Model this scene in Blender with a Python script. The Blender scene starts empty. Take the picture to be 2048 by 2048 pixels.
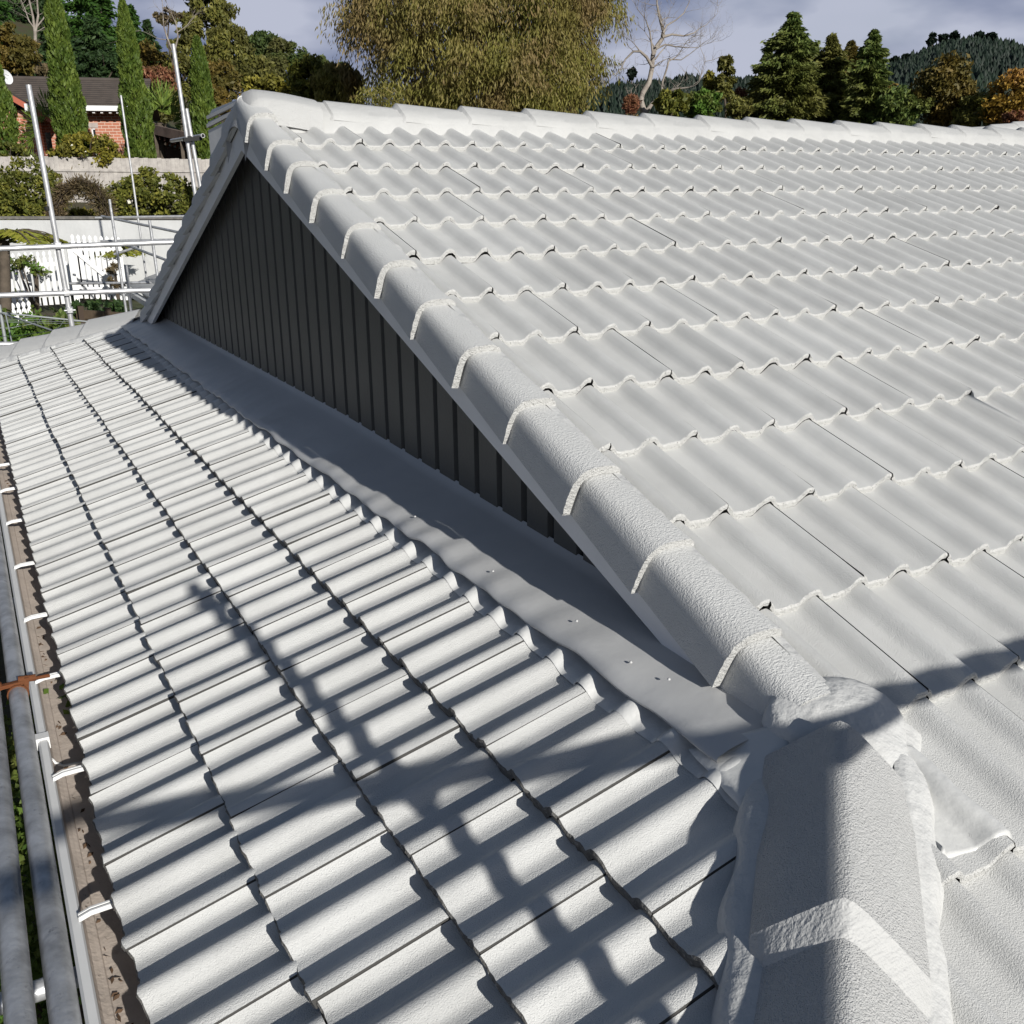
import bpy, bmesh, math, random
import numpy as np
from mathutils import Vector, Matrix
PI = math.pi; R = math.radians
scene = bpy.context.scene
COL = scene.collection
# ------------------------------------------------------------------ camera
CAM = np.array([-1.4850555, -4.70347462, -0.26346534])
ROT = np.array([[0.875, -0.484, -0.009], [-0.157, -0.267, -0.951], [0.458, 0.833, -0.309]])
u_, s_, v_ = np.linalg.svd(ROT); ROT = u_ @ v_
FPX = 1945.7
cam = bpy.data.cameras.new("camera"); co = bpy.data.objects.new("camera", cam); COL.objects.link(co)
cam.sensor_width = 36; cam.lens = FPX/2048*36; cam.clip_start = .05; cam.clip_end = 6000
Mx = Matrix.Identity(4)
for i in range(3):
    Mx[i][0] = ROT[0][i]; Mx[i][1] = -ROT[1][i]; Mx[i][2] = -ROT[2][i]; Mx[i][3] = CAM[i]
co.matrix_world = Mx
scene.camera = co
scene.render.resolution_x = 1024; scene.render.resolution_y = 1024
scene.view_settings.view_transform = 'Standard'; scene.view_settings.look = 'None'
scene.view_settings.exposure = 0.28; scene.view_settings.gamma = 1
# ------------------------------------------------------------------ sun and sky
TO_SUN = Vector((.088, -1, .41)).normalized()
SUN_EL = math.asin(TO_SUN.z)
sun = bpy.data.lights.new("sun", 'SUN'); sun.energy = 4.7; sun.angle = R(.53); sun.color = (1, .972, .92)
so = bpy.data.objects.new("sun", sun); COL.objects.link(so)
so.rotation_euler = TO_SUN.to_track_quat('Z', 'Y').to_euler(); so.location = (0, -20, 12)
W = bpy.data.worlds.new("World"); scene.world = W; W.use_nodes = True
nt = W.node_tree; nt.nodes.clear()
N = lambda t: nt.nodes.new(t)
out = N('ShaderNodeOutputWorld'); bg = N('ShaderNodeBackground'); sky = N('ShaderNodeTexSky')
sky.sky_type = 'NISHITA'; sky.sun_disc = False; sky.sun_elevation = SUN_EL
sky.sun_rotation = math.atan2(TO_SUN.x, TO_SUN.y); sky.air_density = 1.0; sky.dust_density = .6
tc = N('ShaderNodeTexCoord'); mp = N('ShaderNodeMapping'); mp.inputs['Scale'].default_value = (1, 1, 2.6)
no = N('ShaderNodeTexNoise'); no.inputs['Scale'].default_value = 2.2; no.inputs['Detail'].default_value = 4; no.inputs['Roughness'].default_value = .5
no2 = N('ShaderNodeTexNoise'); no2.inputs['Scale'].default_value = 5; no2.inputs['Detail'].default_value = 5; no2.inputs['Roughness'].default_value = .45
cov = N('ShaderNodeMapRange'); cov.inputs[1].default_value = .30; cov.inputs[2].default_value = .42; cov.inputs[3].default_value = .80; cov.inputs[4].default_value = 1
cr = N('ShaderNodeValToRGB')
cr.color_ramp.elements[0].position = .42; cr.color_ramp.elements[0].color = (2.75, 3.4, 5.5, 1)
cr.color_ramp.elements[1].position = .60; cr.color_ramp.elements[1].color = (8.0, 8.5, 10.4, 1)
sep = N('ShaderNodeSeparateXYZ'); high = N('ShaderNodeMapRange')
high.inputs[1].default_value = .20; high.inputs[2].default_value = .45; high.inputs[3].default_value = 1; high.inputs[4].default_value = .0
mul = N('ShaderNodeMath'); mul.operation = 'MULTIPLY'
mix = N('ShaderNodeMix'); mix.data_type = 'RGBA'
L = nt.links.new
L(tc.outputs['Generated'], mp.inputs[0]); L(mp.outputs[0], no.inputs['Vector']); L(mp.outputs[0], no2.inputs['Vector'])
L(no.outputs['Fac'], cov.inputs[0]); L(no2.outputs['Fac'], cr.inputs[0])
L(tc.outputs['Generated'], sep.inputs[0]); L(sep.outputs['Z'], high.inputs[0])
L(cov.outputs[0], mul.inputs[0]); L(high.outputs[0], mul.inputs[1])
L(mul.outputs[0], mix.inputs[0]); L(sky.outputs[0], mix.inputs[6]); L(cr.outputs[0], mix.inputs[7])
L(mix.outputs[2], bg.inputs[0]); bg.inputs[1].default_value = .05; L(bg.outputs[0], out.inputs[0])

# ------------------------------------------------------------------ helpers
S19 = 2048/1932
def ray(u, v):
    w = ROT.T @ np.array([(u*S19-1024)/FPX, (v*S19-1024)/FPX, 1.]); return w
def at(u, v, d):
    return Vector(CAM + ray(u, v)*d)
def aty(u, v, y):
    w = ray(u, v); return Vector(CAM + w*((y-CAM[1])/w[1]))
def atz(u, v, z):
    w = ray(u, v); return Vector(CAM + w*((z-CAM[2])/w[2]))
class MB:
    def __init__(s): s.v = []; s.f = []; s.m = []; s.sm = []; s.tone = []
    def add(s, vs, fs, mat=0, smooth=False):
        b = len(s.v); s.v += [tuple(x) for x in vs]
        for f in fs: s.f.append([b+i for i in f]); s.m.append(mat); s.sm.append(smooth)
    def quad(s, a, b, c, d, mat=0): s.add([a, b, c, d], [(0, 1, 2, 3)], mat)
    def box(s, lo, hi, mat=0):
        x0, y0, z0 = lo; x1, y1, z1 = hi
        s.add([(x0,y0,z0),(x1,y0,z0),(x1,y1,z0),(x0,y1,z0),(x0,y0,z1),(x1,y0,z1),(x1,y1,z1),(x0,y1,z1)],
              [(3,2,1,0),(4,5,6,7),(0,1,5,4),(1,2,6,5),(2,3,7,6),(3,0,4,7)], mat)
    def beam(s, p0, p1, w, h, up=(0,0,1), mat=0):
        p0 = Vector(p0); p1 = Vector(p1); a = (p1-p0).normalized(); up = Vector(up)
        x = a.cross(up)
        if x.length < 1e-4: x = a.cross(Vector((1, 0, 0)))
        x.normalize(); y = x.cross(a); x = x*w/2; y = y*h/2
        s.add([p0-x-y, p0+x-y, p0+x+y, p0-x+y, p1-x-y, p1+x-y, p1+x+y, p1-x+y],
              [(3,2,1,0),(4,5,6,7),(0,1,5,4),(1,2,6,5),(2,3,7,6),(3,0,4,7)], mat)
    def tube(s, p0, p1, r0, r1=None, n=12, caps=True, hollow=False, mat=0):
        p0 = Vector(p0); p1 = Vector(p1); r1 = r0 if r1 is None else r1
        a = (p1-p0).normalized(); x = a.orthogonal().normalized(); y = a.cross(x)
        ring = lambda p, r: [p+x*(r*math.cos(2*PI*i/n))+y*(r*math.sin(2*PI*i/n)) for i in range(n)]
        s.add(ring(p0, r0)+ring(p1, r1), [(i, (i+1) % n, n+(i+1) % n, n+i) for i in range(n)], mat, True)
        if hollow:
            for p, r, d in ((p0, r0, 1), (p1, r1, -1)):
                q = p+a*(d*.12); k = .86
                s.add(ring(p, r)+ring(p, r*k), [(i, (i+1) % n, n+(i+1) % n, n+i) for i in range(n)], mat)
                s.add(ring(p, r*k)+ring(q, r*k), [(i, (i+1) % n, n+(i+1) % n, n+i) for i in range(n)], mat, True)
                s.add(ring(q, r*k), [tuple(range(n))], mat)
        elif caps:
            s.add(ring(p0, r0), [tuple(range(n-1, -1, -1))], mat); s.add(ring(p1, r1), [tuple(range(n))], mat)
    def poly_tube(s, pts, rs, n=6, mat=0):
        fr = []
        prev = None
        for i, p in enumerate(pts):
            p = Vector(p); a = (Vector(pts[min(i+1, len(pts)-1)])-Vector(pts[max(i-1, 0)])).normalized()
            x = a.orthogonal().normalized() if prev is None else (prev-a*prev.dot(a))
            if x.length < 1e-5: x = a.orthogonal()
            x.normalize(); prev = x; y = a.cross(x)
            fr += [p+x*(rs[i]*math.cos(2*PI*k/n))+y*(rs[i]*math.sin(2*PI*k/n)) for k in range(n)]
        fs = []
        for i in range(len(pts)-1):
            for k in range(n): fs.append((i*n+k, i*n+(k+1) % n, (i+1)*n+(k+1) % n, (i+1)*n+k))
        s.add(fr, fs, mat, True)
    def grid(s, P, mat=0, smooth=True, flip=False):
        nr = len(P); nc = len(P[0]); vs = [p for r in P for p in r]
        fs = [(i*nc+j, i*nc+j+1, (i+1)*nc+j+1, (i+1)*nc+j) for i in range(nr-1) for j in range(nc-1)]
        if flip: fs = [f[::-1] for f in fs]
        s.add(vs, fs, mat, smooth)
    def lathe(s, prof, c, n=16, mat=0):
        c = Vector(c)
        s.grid([[c+Vector((r*math.cos(2*PI*k/n), r*math.sin(2*PI*k/n), z)) for k in range(n+1)] for r, z in prof], mat)
    def mesh(s, name, mats):
        me = bpy.data.meshes.new(name); me.from_pydata(s.v, [], s.f)
        for m in (mats if isinstance(mats, (list, tuple)) else [mats]): me.materials.append(m)
        me.polygons.foreach_set('material_index', s.m); me.polygons.foreach_set('use_smooth', s.sm); me.update()
        if s.tone:
            a_ = me.attributes.new('tone', 'FLOAT', 'FACE'); a_.data.foreach_set('value', s.tone)
        return me
    def build(s, name, mats, parent=None): return link(name, s.mesh(name, mats), parent)
def link(name, me, parent=None):
    o = bpy.data.objects.new(name, me); COL.objects.link(o)
    if parent is not None:
        o.parent = parent; o.matrix_parent_inverse = WM(parent).inverted()
    return o
def WM(o):
    m = Matrix.LocRotScale(o.location, o.rotation_euler.to_quaternion(), o.scale)
    if o.parent: m = WM(o.parent) @ o.matrix_parent_inverse @ m
    return m
def tag(o, label, cat, group=None, kind=None):
    if label: o['label'] = label
    if cat: o['category'] = cat
    if group: o['group'] = group
    if kind: o['kind'] = kind
    return o
def thing(name, label, cat, loc=(0, 0, 0), rz=0, group=None):
    o = bpy.data.objects.new(name, None); COL.objects.link(o); o.location = loc; o.rotation_euler = (0, 0, rz)
    o.empty_display_size = .2
    return tag(o, label, cat, group)
def structure(o): o['kind'] = 'structure'; return o
def dup(root, loc, rz=0, sc=1, label=None):
    r = root.copy(); COL.objects.link(r); r.location = loc; r.rotation_euler = (0, 0, rz); r.scale = (sc,)*3 if not isinstance(sc, tuple) else sc
    if label: r['label'] = label
    for ch in list(root.children):
        c = ch.copy(); COL.objects.link(c); c.parent = r
    return r
# ------------------------------------------------------------------ materials
def mat(name, col, rough=.7, spec=.3, metal=0, var=0, vscale=3, col2=None, bumps=(), detail=4, coord='Object', attr=None, stain=None, trans=0, tone=0):
    m = bpy.data.materials.new(name); m.use_nodes = True; t = m.node_tree; b = t.nodes['Principled BSDF']; l = t.links.new
    b.inputs['Roughness'].default_value = rough; b.inputs['Metallic'].default_value = metal
    b.inputs['Specular IOR Level'].default_value = spec
    tcn = t.nodes.new('ShaderNodeTexCoord')
    c1 = (*col, 1)
    b.inputs['Base Color'].default_value = c1
    sock = None
    if attr:
        a = t.nodes.new('ShaderNodeAttribute'); a.attribute_name = 'rnd'
        r = t.nodes.new('ShaderNodeValToRGB'); els = r.color_ramp.elements
        for i, (p, c) in enumerate(attr):
            e = els[i] if i < 2 else els.new(p)
            e.position = p; e.color = (*c, 1)
        l(a.outputs['Fac'], r.inputs[0]); sock = r.outputs[0]
        if var:
            n = t.nodes.new('ShaderNodeTexNoise'); n.inputs['Scale'].default_value = vscale; n.inputs['Detail'].default_value = 3
            mx = t.nodes.new('ShaderNodeMix'); mx.data_type = 'RGBA'; mx.blend_type = 'MIX'
            rr = t.nodes.new('ShaderNodeMapRange'); rr.inputs[1].default_value = .4; rr.inputs[2].default_value = .62; rr.inputs[4].default_value = var
            l(tcn.outputs[coord], n.inputs['Vector']); l(n.outputs['Fac'], rr.inputs[0]); l(rr.outputs[0], mx.inputs[0]); l(sock, mx.inputs[6])
            mx.inputs[7].default_value = (*(col2 or col), 1); sock = mx.outputs[2]
    elif var:
        n = t.nodes.new('ShaderNodeTexNoise'); n.inputs['Scale'].default_value = vscale; n.inputs['Detail'].default_value = detail; n.inputs['Roughness'].default_value = .6
        mx = t.nodes.new('ShaderNodeMix'); mx.data_type = 'RGBA'
        rr = t.nodes.new('ShaderNodeMapRange'); rr.inputs[1].default_value = .35; rr.inputs[2].default_value = .68; rr.inputs[4].default_value = 1
        l(tcn.outputs[coord], n.inputs['Vector']); l(n.outputs['Fac'], rr.inputs[0]); l(rr.outputs[0], mx.inputs[0])
        mx.inputs[6].default_value = c1
        c2 = col2 or tuple(x*(1-var) for x in col); mx.inputs[7].default_value = (*c2, 1); sock = mx.outputs[2]
    if stain:
        sc, lo, hi, sc_col = stain
        n = t.nodes.new('ShaderNodeTexNoise'); n.inputs['Scale'].default_value = sc; n.inputs['Detail'].default_value = 6; n.inputs['Roughness'].default_value = .7
        rr = t.nodes.new('ShaderNodeMapRange'); rr.inputs[1].default_value = lo; rr.inputs[2].default_value = hi
        mx = t.nodes.new('ShaderNodeMix'); mx.data_type = 'RGBA'
        l(tcn.outputs[coord], n.inputs['Vector']); l(n.outputs['Fac'], rr.inputs[0]); l(rr.outputs[0], mx.inputs[0])
        if sock: l(sock, mx.inputs[6])
        else: mx.inputs[6].default_value = c1
        mx.inputs[7].default_value = (*sc_col, 1); sock = mx.outputs[2]
    if tone:
        a = t.nodes.new('ShaderNodeAttribute'); a.attribute_name = 'tone'
        rr = t.nodes.new('ShaderNodeMapRange'); rr.inputs[3].default_value = 1-tone; rr.inputs[4].default_value = 1+tone
        vm = t.nodes.new('ShaderNodeVectorMath'); vm.operation = 'SCALE'
        l(a.outputs['Fac'], rr.inputs[0]); l(sock, vm.inputs[0]); l(rr.outputs[0], vm.inputs['Scale']); sock = vm.outputs[0]
    if sock: l(sock, b.inputs['Base Color'])
    prev = None
    for bs in bumps:
        sc, dist = bs[0], bs[1]; strech = bs[2] if len(bs) > 2 else None
        n = t.nodes.new('ShaderNodeTexNoise'); n.inputs['Scale'].default_value = sc; n.inputs['Detail'].default_value = 2.5; n.inputs['Roughness'].default_value = .55
        if strech:
            mpn = t.nodes.new('ShaderNodeMapping'); mpn.inputs['Scale'].default_value = strech; l(tcn.outputs[coord], mpn.inputs[0]); l(mpn.outputs[0], n.inputs['Vector'])
        else: l(tcn.outputs[coord], n.inputs['Vector'])
        bn = t.nodes.new('ShaderNodeBump'); bn.inputs['Strength'].default_value = 1; bn.inputs['Distance'].default_value = dist
        l(n.outputs['Fac'], bn.inputs['Height'])
        if prev: l(prev, bn.inputs['Normal'])
        prev = bn.outputs[0]
    if prev: l(prev, b.inputs['Normal'])
    if trans:
        tr = t.nodes.new('ShaderNodeBsdfTranslucent'); ms = t.nodes.new('ShaderNodeMixShader'); ms.inputs[0].default_value = trans
        o = t.nodes['Material Output']
        if sock: l(sock, tr.inputs[0])
        else: tr.inputs[0].default_value = c1
        l(b.outputs[0], ms.inputs[1]); l(tr.outputs[0], ms.inputs[2]); l(ms.outputs[0], o.inputs[0])
    return m
PAINT = (.545, .545, .530)
M_tile = mat('painted_tile', PAINT, .58, .3, var=.13, vscale=4.5, detail=8, bumps=((26, .0010), (340, .0019), (640, .0011)), stain=(48, .735, .78, (.30, .30, .29)), tone=.055)
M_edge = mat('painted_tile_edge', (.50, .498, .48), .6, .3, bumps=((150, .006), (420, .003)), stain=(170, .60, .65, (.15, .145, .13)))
M_joint = mat('dark_joint', (.06, .058, .055), .9)
M_verge = mat('painted_verge_tile', PAINT, .5, .35, var=.05, vscale=7, bumps=((130, .0032, (1, 1.5, 1.5)), (300, .0020)))
M_cap = mat('painted_hip_cap', (.475, .475, .465), .58, .3, var=.05, vscale=8, bumps=((30, .002), (210, .0036), (420, .0018)))
M_rcap = mat('painted_ridge_cap', (.42, .42, .41), .6, .25, var=.10, vscale=5, bumps=((30, .003), (120, .0015)))
M_mortar = mat('painted_mortar', (.50, .50, .487), .5, .35, var=.05, vscale=7, bumps=((14, .010), (60, .0035), (260, .0008)))
M_brush = mat('brushed_mortar', (.44, .44, .43), .55, .3, bumps=((90, .0035, (.15, 1, 1)), (22, .004), (200, .002)))
M_flash = mat('painted_flashing', (.46, .46, .455), .42, .4, var=.05, vscale=4, bumps=((3.2, .006), (40, .0006)))
M_strip = mat('painted_flashing_strip', (.53, .53, .515), .38, .45, bumps=((16, .004), (60, .0012)))
M_barge = mat('painted_board', (.74, .74, .74), .45, .35, var=.04, vscale=6, bumps=((20, .001),))
M_flake = mat('bare_timber_flake', (.03, .026, .022), .9)
M_clad = mat('dark_cladding', (.084, .084, .077), .5, .35, var=.12, vscale=4, bumps=((60, .0008),))
M_groove = mat('cladding_groove', (.012, .013, .017), .7)
M_under = mat('roof_underlay', (.03, .03, .03), .95)
M_white = mat('white_gutter', (.66, .66, .65), .4, .4, var=.08, vscale=5)
M_gutin = mat('dirty_gutter_inside', (.52, .445, .38), .7, .25, var=.2, vscale=9, stain=(60, .64, .7, (.07, .055, .04)), bumps=((60, .002),))
M_galv = mat('galvanised_tube', (.52, .525, .535), .45, .5, .55, var=.45, vscale=14, bumps=((90, .0012),), stain=(26, .60, .72, (.16, .165, .18)))
M_galv2 = mat('bright_galvanised_tube', (.60, .60, .60), .40, .5, .55, var=.3, vscale=12, stain=(30, .64, .75, (.3, .29, .27)))
M_rust = mat('rusty_clamp', (.12, .045, .018), .85, .2, var=.6, vscale=40, col2=(.12, .04, .015), bumps=((90, .004),))
M_canvas = mat('pale_fitting', (.36, .35, .27), .8, .2, var=.3, vscale=12)
M_black = mat('black_rubber', (.012, .012, .012), .7)

# ------------------------------------------------------------------ roof geometry constants
PT = R(19.58); TP = math.tan(PT); CP = math.cos(PT); SP = math.sin(PT)
G = .3403; T = .30; YR = .397
HX, HY, HZ = -1.5027, -3.2104, -1.7059
def mainp(x, s, n):  # s downslope from the first butt line, n above the roll tops
    return Vector((x, -s*CP-n*SP, -s*SP+n*CP))
def hipp(c, s, n):   # c metres towards camera, s up the slope
    return Vector((HX+s*CP-n*SP, HY-c, HZ+s*SP+n*CP))
HA = Vector((-.214, -3.48, -1.244)); HD = Vector((-1, -1, -TP))
FA = Vector((-.214, 2*YR+3.48, -1.244)); FD = Vector((-1, 1, -TP))
def mir(p): return Vector((p[0], 2*YR-p[1], p[2]))
ROLL = .032; PAN = -.030
CR = [.007]
def prof(u):         # u measured from a joint; roll crest just left of the joint
    d = ((u+CR[0]+.075) % .15)-.075
    w = .049 if d < 0 else .042
    return ROLL*.5*(1+math.cos(PI*min(1, abs(d)/w)**1.35))
rnd = random.Random(7)
def tiles(mb, pfun, rows, T0, T1, gap, nu=24, nv=4, step=.022):
    """rows: (sTop, sButt, joint offset); pfun(u, s, n)."""
    for ri, (st, sb, off) in enumerate(rows):
        k0 = math.floor((T0(ri)-off)/T); k1 = math.ceil((T1(ri)-off)/T)
        for k in range(k0, k1):
            ua = off+k*T; ub = ua+T
            a = max(ua, T0(ri)); b = min(ub, T1(ri))
            if b-a < .02: continue
            a2 = a+gap; b2 = b-gap
            dz = rnd.uniform(-.0022, .0022); tl = rnd.uniform(-.0022, .0022); ds = rnd.uniform(-.004, .004)
            n_ = max(3, int(round(nu*(b-a)/T)))
            us = [a2+(b2-a2)*i/n_ for i in range(n_+1)]
            jit = [(rnd.uniform(-.0022, .0022), rnd.uniform(-.0015, .0015)) for _ in us]
            def nrm(u, f):
                w = (u-ua)/T
                lift = .001*max(0, (w-.9)/.1) - .001*max(0, 1-w/.06)
                return PAN+prof(u-off)-step*(1-f)+dz+tl*(w-.5)+lift
            P = []
            for j in range(nv+1):
                f = j/nv; s0 = st+(sb-st)*f
                e = 1 if j == nv else 0
                P.append([pfun(u, s0+(ds+jit[i][0])*e, nrm(u, f)+jit[i][1]*e) for i, u in enumerate(us)])
            nf0 = len(mb.f)
            mb.grid(P, 0, True)
            # rounded butt edge: two strips
            sg = 1 if sb > st else -1
            E0 = P[-1]
            E1 = [pfun(u, sb+ds+jit[i][0]+sg*.004, nrm(u, 1)+jit[i][1]-.005) for i, u in enumerate(us)]
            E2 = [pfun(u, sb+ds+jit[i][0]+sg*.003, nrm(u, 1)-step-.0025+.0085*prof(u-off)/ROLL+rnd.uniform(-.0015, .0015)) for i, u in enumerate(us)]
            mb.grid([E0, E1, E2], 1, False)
            # side walls close the joint
            for u in (a2, b2):
                mb.grid([[pfun(u, st, nrm(u, 0)), pfun(u, sb+ds, nrm(u, 1))], [pfun(u, st, nrm(u, 0)-.02), pfun(u, sb+ds, nrm(u, 1)-.022)]], 2, False)
            tv = max(0, min(1, rnd.gauss(.5, .22))); mb.tone += [tv]*(len(mb.f)-nf0)
def cut(me, cuts):
    bm = bmesh.new(); bm.from_mesh(me)
    for co_, no_ in cuts:
        bmesh.ops.bisect_plane(bm, geom=bm.verts[:]+bm.edges[:]+bm.faces[:], plane_co=co_, plane_no=no_, clear_outer=True, dist=1e-6)
    bm.normal_update(); bm.to_mesh(me); bm.free()
house = thing('house', 'pale grey painted tiled house roof with dark gable in the foreground', 'house', (3, YR, -4.1))
# main slope
HN = Vector((-1, 1, 0)).normalized()     # towards the hip side
NROW = 15
def slope_mesh(r0, r1, xs, cuts):
    mb = MB()
    rows = [((r-1)*G, r*G, 0 if r % 2 == 0 else T/2) for r in range(r0, r1)]
    tiles(mb, lambda u, s, n: mainp(u, s, n), rows, lambda ri: xs, lambda ri: 8.0, .0021)
    me = mb.mesh('roof_slope', [M_tile, M_edge, M_joint]); cut(me, cuts); return me
me = slope_mesh(0, 12, -.13, [(mainp(0, -.40, 0), Vector((0, 1, 0)))])
me2 = slope_mesh(12, NROW+1, -2.2, [(HA-HN*.06, HN)])
bm = bmesh.new(); bm.from_mesh(me); bm.from_mesh(me2); bm.to_mesh(me); bm.free()
roof_main = link('roof_slope', me, house); roof_main['label'] = 'long sunlit tiled slope facing the camera'
# hip end slope
CR[0] = .020; ROLL = .028
hs = [.10, .375, .65, .916, 1.20]
hoff = [.148, -.016+.5, -.066, -.076+.5, .42]
M_edge_shade = mat('shaded_tile_butt', (.17, .165, .155), .85, .2, var=.4, vscale=60, bumps=((150, .006), (420, .003)), stain=(90, .60, .66, (.45, .45, .43)))  # hip butts face away from the sun; their shade is put into this colour
mb = MB(); rows = [(hs[i+1]+.0, hs[i], hoff[i]*T) for i in range(4)]
tiles(mb, lambda u, s, n: hipp(u, s, n), rows, lambda ri: -9.2, lambda ri: 2.2, .0010, step=.028)
me = mb.mesh('roof_slope', [M_tile, M_edge_shade, M_joint])
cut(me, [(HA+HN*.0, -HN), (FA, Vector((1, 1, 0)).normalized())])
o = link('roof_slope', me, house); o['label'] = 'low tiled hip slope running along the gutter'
CR[0] = .007; ROLL = .032
# underlay and hidden slopes
mb = MB()
a = [mainp(-.19, -.42, -.075), mainp(8, -.42, -.075), mainp(8, 5.0, -.075), mainp(-1.15, 5.0, -.075), mainp(-.19, 3.7, -.075)]
mb.add(a, [(0, 4, 3, 2, 1)]); mb.add([mir(p) for p in a], [(0, 1, 2, 3, 4)])
mb.add([hipp(1.4, .12, -.075), hipp(-8.8, .12, -.075), hipp(-7.45, 1.5, -.075), hipp(.28, 1.5, -.075)], [(0, 1, 2, 3)])
mb.build('underlay', M_under, house)
mb = MB()
P = [[mir(mainp(x, s, -.008)) for x in (-.07, 2, 4, 6, 8)] for s in (-.36, 1, 2, 3, 3.6)]
mb.grid(P, 0, False)
mb.add([mir(mainp(x, s, -.008)) for x, s in ((-.2, 3.6), (8, 3.6), (8, 5.0), (-1.3, 5.0))], [(0, 1, 2, 3)])
o = mb.build('roof_slope', M_tile, house); o['label'] = 'rear slope behind the ridge'
# walls under the eaves
mb = MB()
mb.box((-.95, -4.2, -4.1), (7.7, 5.0, -1.95))
mb.build('wall', mat('house_wall', (.5, .48, .44), .8, var=.1), house)
mb = MB(); mb.box((-1.372, -4.65, -2.02), (-1.345, 5.45, -1.80)); mb.box((-1.345, -4.65, -2.03), (-.95, 5.45, -2.0))
mb.build('fascia', M_white, house)
mb = MB(); mb.box((-1.345, -4.69, -2.02), (8, -4.66, -1.80)); mb.build('fascia', M_white, house)
# ---- verge tiles
VP = [(-.066, .002), (-.069, .022), (-.080, .037), (-.105, .043), (-.140, .0435), (-.168, .040), (-.189, .030), (-.204, .011), (-.211, -.012), (-.215, -.037), (-.218, -.064), (-.221, -.094)]
def dens(P, k=2):
    for _ in range(k):
        Q = [P[0]]
        for a, b in zip(P, P[1:]): Q += [(a[0]*.75+b[0]*.25, a[1]*.75+b[1]*.25), (a[0]*.25+b[0]*.75, a[1]*.25+b[1]*.75)]
        P = Q+[P[-1]]
    return P
VP = dens(VP, 1)
def offs_prof(P, d):
    o = []
    for i in range(len(P)):
        a = P[max(0, i-1)]; b = P[min(len(P)-1, i+1)]; t = Vector((b[0]-a[0], b[1]-a[1])).normalized()
        nx, ny = t.y, -t.x     # left of travel: profile goes from right to left over the top -> outward
        o.append((P[i][0]+nx*d, P[i][1]+ny*d))
    return o
lips = [-.45, .52, 1.38, 2.37, 3.46, 4.52, 5.45, 6.44, 7.41, 8.445, 9.38, 10.33, 10.86]
def verge(side):
    for i, rl in enumerate(lips):
        s1 = rl*G; s0 = (lips[i-1]*G-.05) if i else -.445
        if s1-s0 < .04: s0 = s1-.2
        last = i == len(lips)-1
        mb = MB(); sg = -1.0
        dx = rnd.uniform(-.004, .004); dn = rnd.uniform(-.003, .003); ns = 8
        def top(s): return .045*max(0., 1-(s+.42)/.55) if s < .13 else 0
        P = []; Q = []
        for j in range(ns+1):
            f = j/ns; s = s0+(s1-s0)*f; off = -.026+.026*f*(0.6 if last else 1)
            o_ = offs_prof(VP, off*sg*-1); i_ = offs_prof(VP, (off-.0235)*sg*-1)
            t_ = top(s)
            P.append([mainp(x+dx, s, n+dn+t_) for x, n in o_]); Q.append([mainp(x+dx, s, n+dn+t_) for x, n in i_])
        if not last:
            P[-1] = [p+Vector((rnd.uniform(-.0012, .0012), rnd.uniform(-.0015, .0015), rnd.uniform(-.0015, .0015))) for p in P[-1]]
        if side < 0: P = [[mir(p) for p in r] for r in P]; Q = [[mir(p) for p in r] for r in Q]
        mb.grid(P, 0, True, side < 0); mb.grid(Q, 0, True, side > 0)
        mb.grid([P[-1], Q[-1]], 1, False, side < 0); mb.grid([P[0], Q[0]], 0, False, side > 0)
        mb.grid([[r[-1] for r in P], [r[-1] for r in Q]], 0, False)
        mb.build('verge_tile', [M_verge, M_edge], house)
verge(1); verge(-1)
# mortar line that beds the inner edge of the verge tiles
def bed(side):
    mb = MB(); P = []; n = 150
    for i in range(n+1):
        s = -.36+(10.9*G+.36)*i/n; w = .5+.5*math.sin(s*11.3+1)*math.sin(s*5.1)
        rr_ = (s/G) % 1
        hump = .012*max(0, 1-abs(rr_-.97)/.05) if s < 10.4*G else 0
        row = [(-.095, .022), (-.064-.006*w, .016+hump*.5), (-.048-.01*w, -.002+hump), (-.030-.012*w, -.020+hump*.6), (-.016, -.045)]
        P.append([mainp(x, s, nn-.004*(1-rr_)) for x, nn in row])
    if side < 0: P = [[mir(p) for p in r] for r in P]
    mb.grid(P, 0, True); mb.build('mortar_bed', M_mortar, house)
bed(1)
# ---- barge boards
def barge(side):
    mb = MB(); A = []
    def pt(x, s, n):
        p = mainp(x, s, n); return p if side > 0 else mir(p)
    def apex(x, n):  # meets the other board at the ridge plane
        s = (-YR-n*SP)/CP; return pt(x, s, n)
    x0, x1 = -.180, -.156; hi, lo = -.050, -.172; sE = 10.62*G
    v = [apex(x0, hi), pt(x0, sE+.06, hi), pt(x0, sE-.07, lo), apex(x0, lo), apex(x1, hi), pt(x1, sE+.06, hi), pt(x1, sE-.07, lo), apex(x1, lo)]
    mb.add(v, [(0, 1, 2, 3), (7, 6, 5, 4), (3, 2, 6, 7), (4, 5, 1, 0), (1, 5, 6, 2), (0, 3, 7, 4)])
    if side > 0:
        q = random.Random(3)
        for i in range(16):
            s = sE-.02-abs(q.gauss(0, .09)); n = lo+.006+abs(q.gauss(0, .012))+max(0, (s-sE+.07))*.85; w = q.uniform(.004, .022); h = q.uniform(.001, .004)
            mb.add([pt(x0-.0012, s-w, n+h*.3), pt(x0-.0012, s, n-h), pt(x0-.0012, s+w*.5, n+h*.4), pt(x0-.0012, s-w*.2, n+h)], [(0, 1, 2, 3)], 1)
    mb.build('barge_board', [M_barge, M_flake], house)
    mb = MB()
    n_ = -.060
    v = [apex(x1, n_), pt(x1, sE, n_), pt(-.06, sE, n_), apex(-.06, n_)]
    mb.add(v, [(0, 1, 2, 3)]); mb.build('soffit', M_barge, house)
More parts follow.
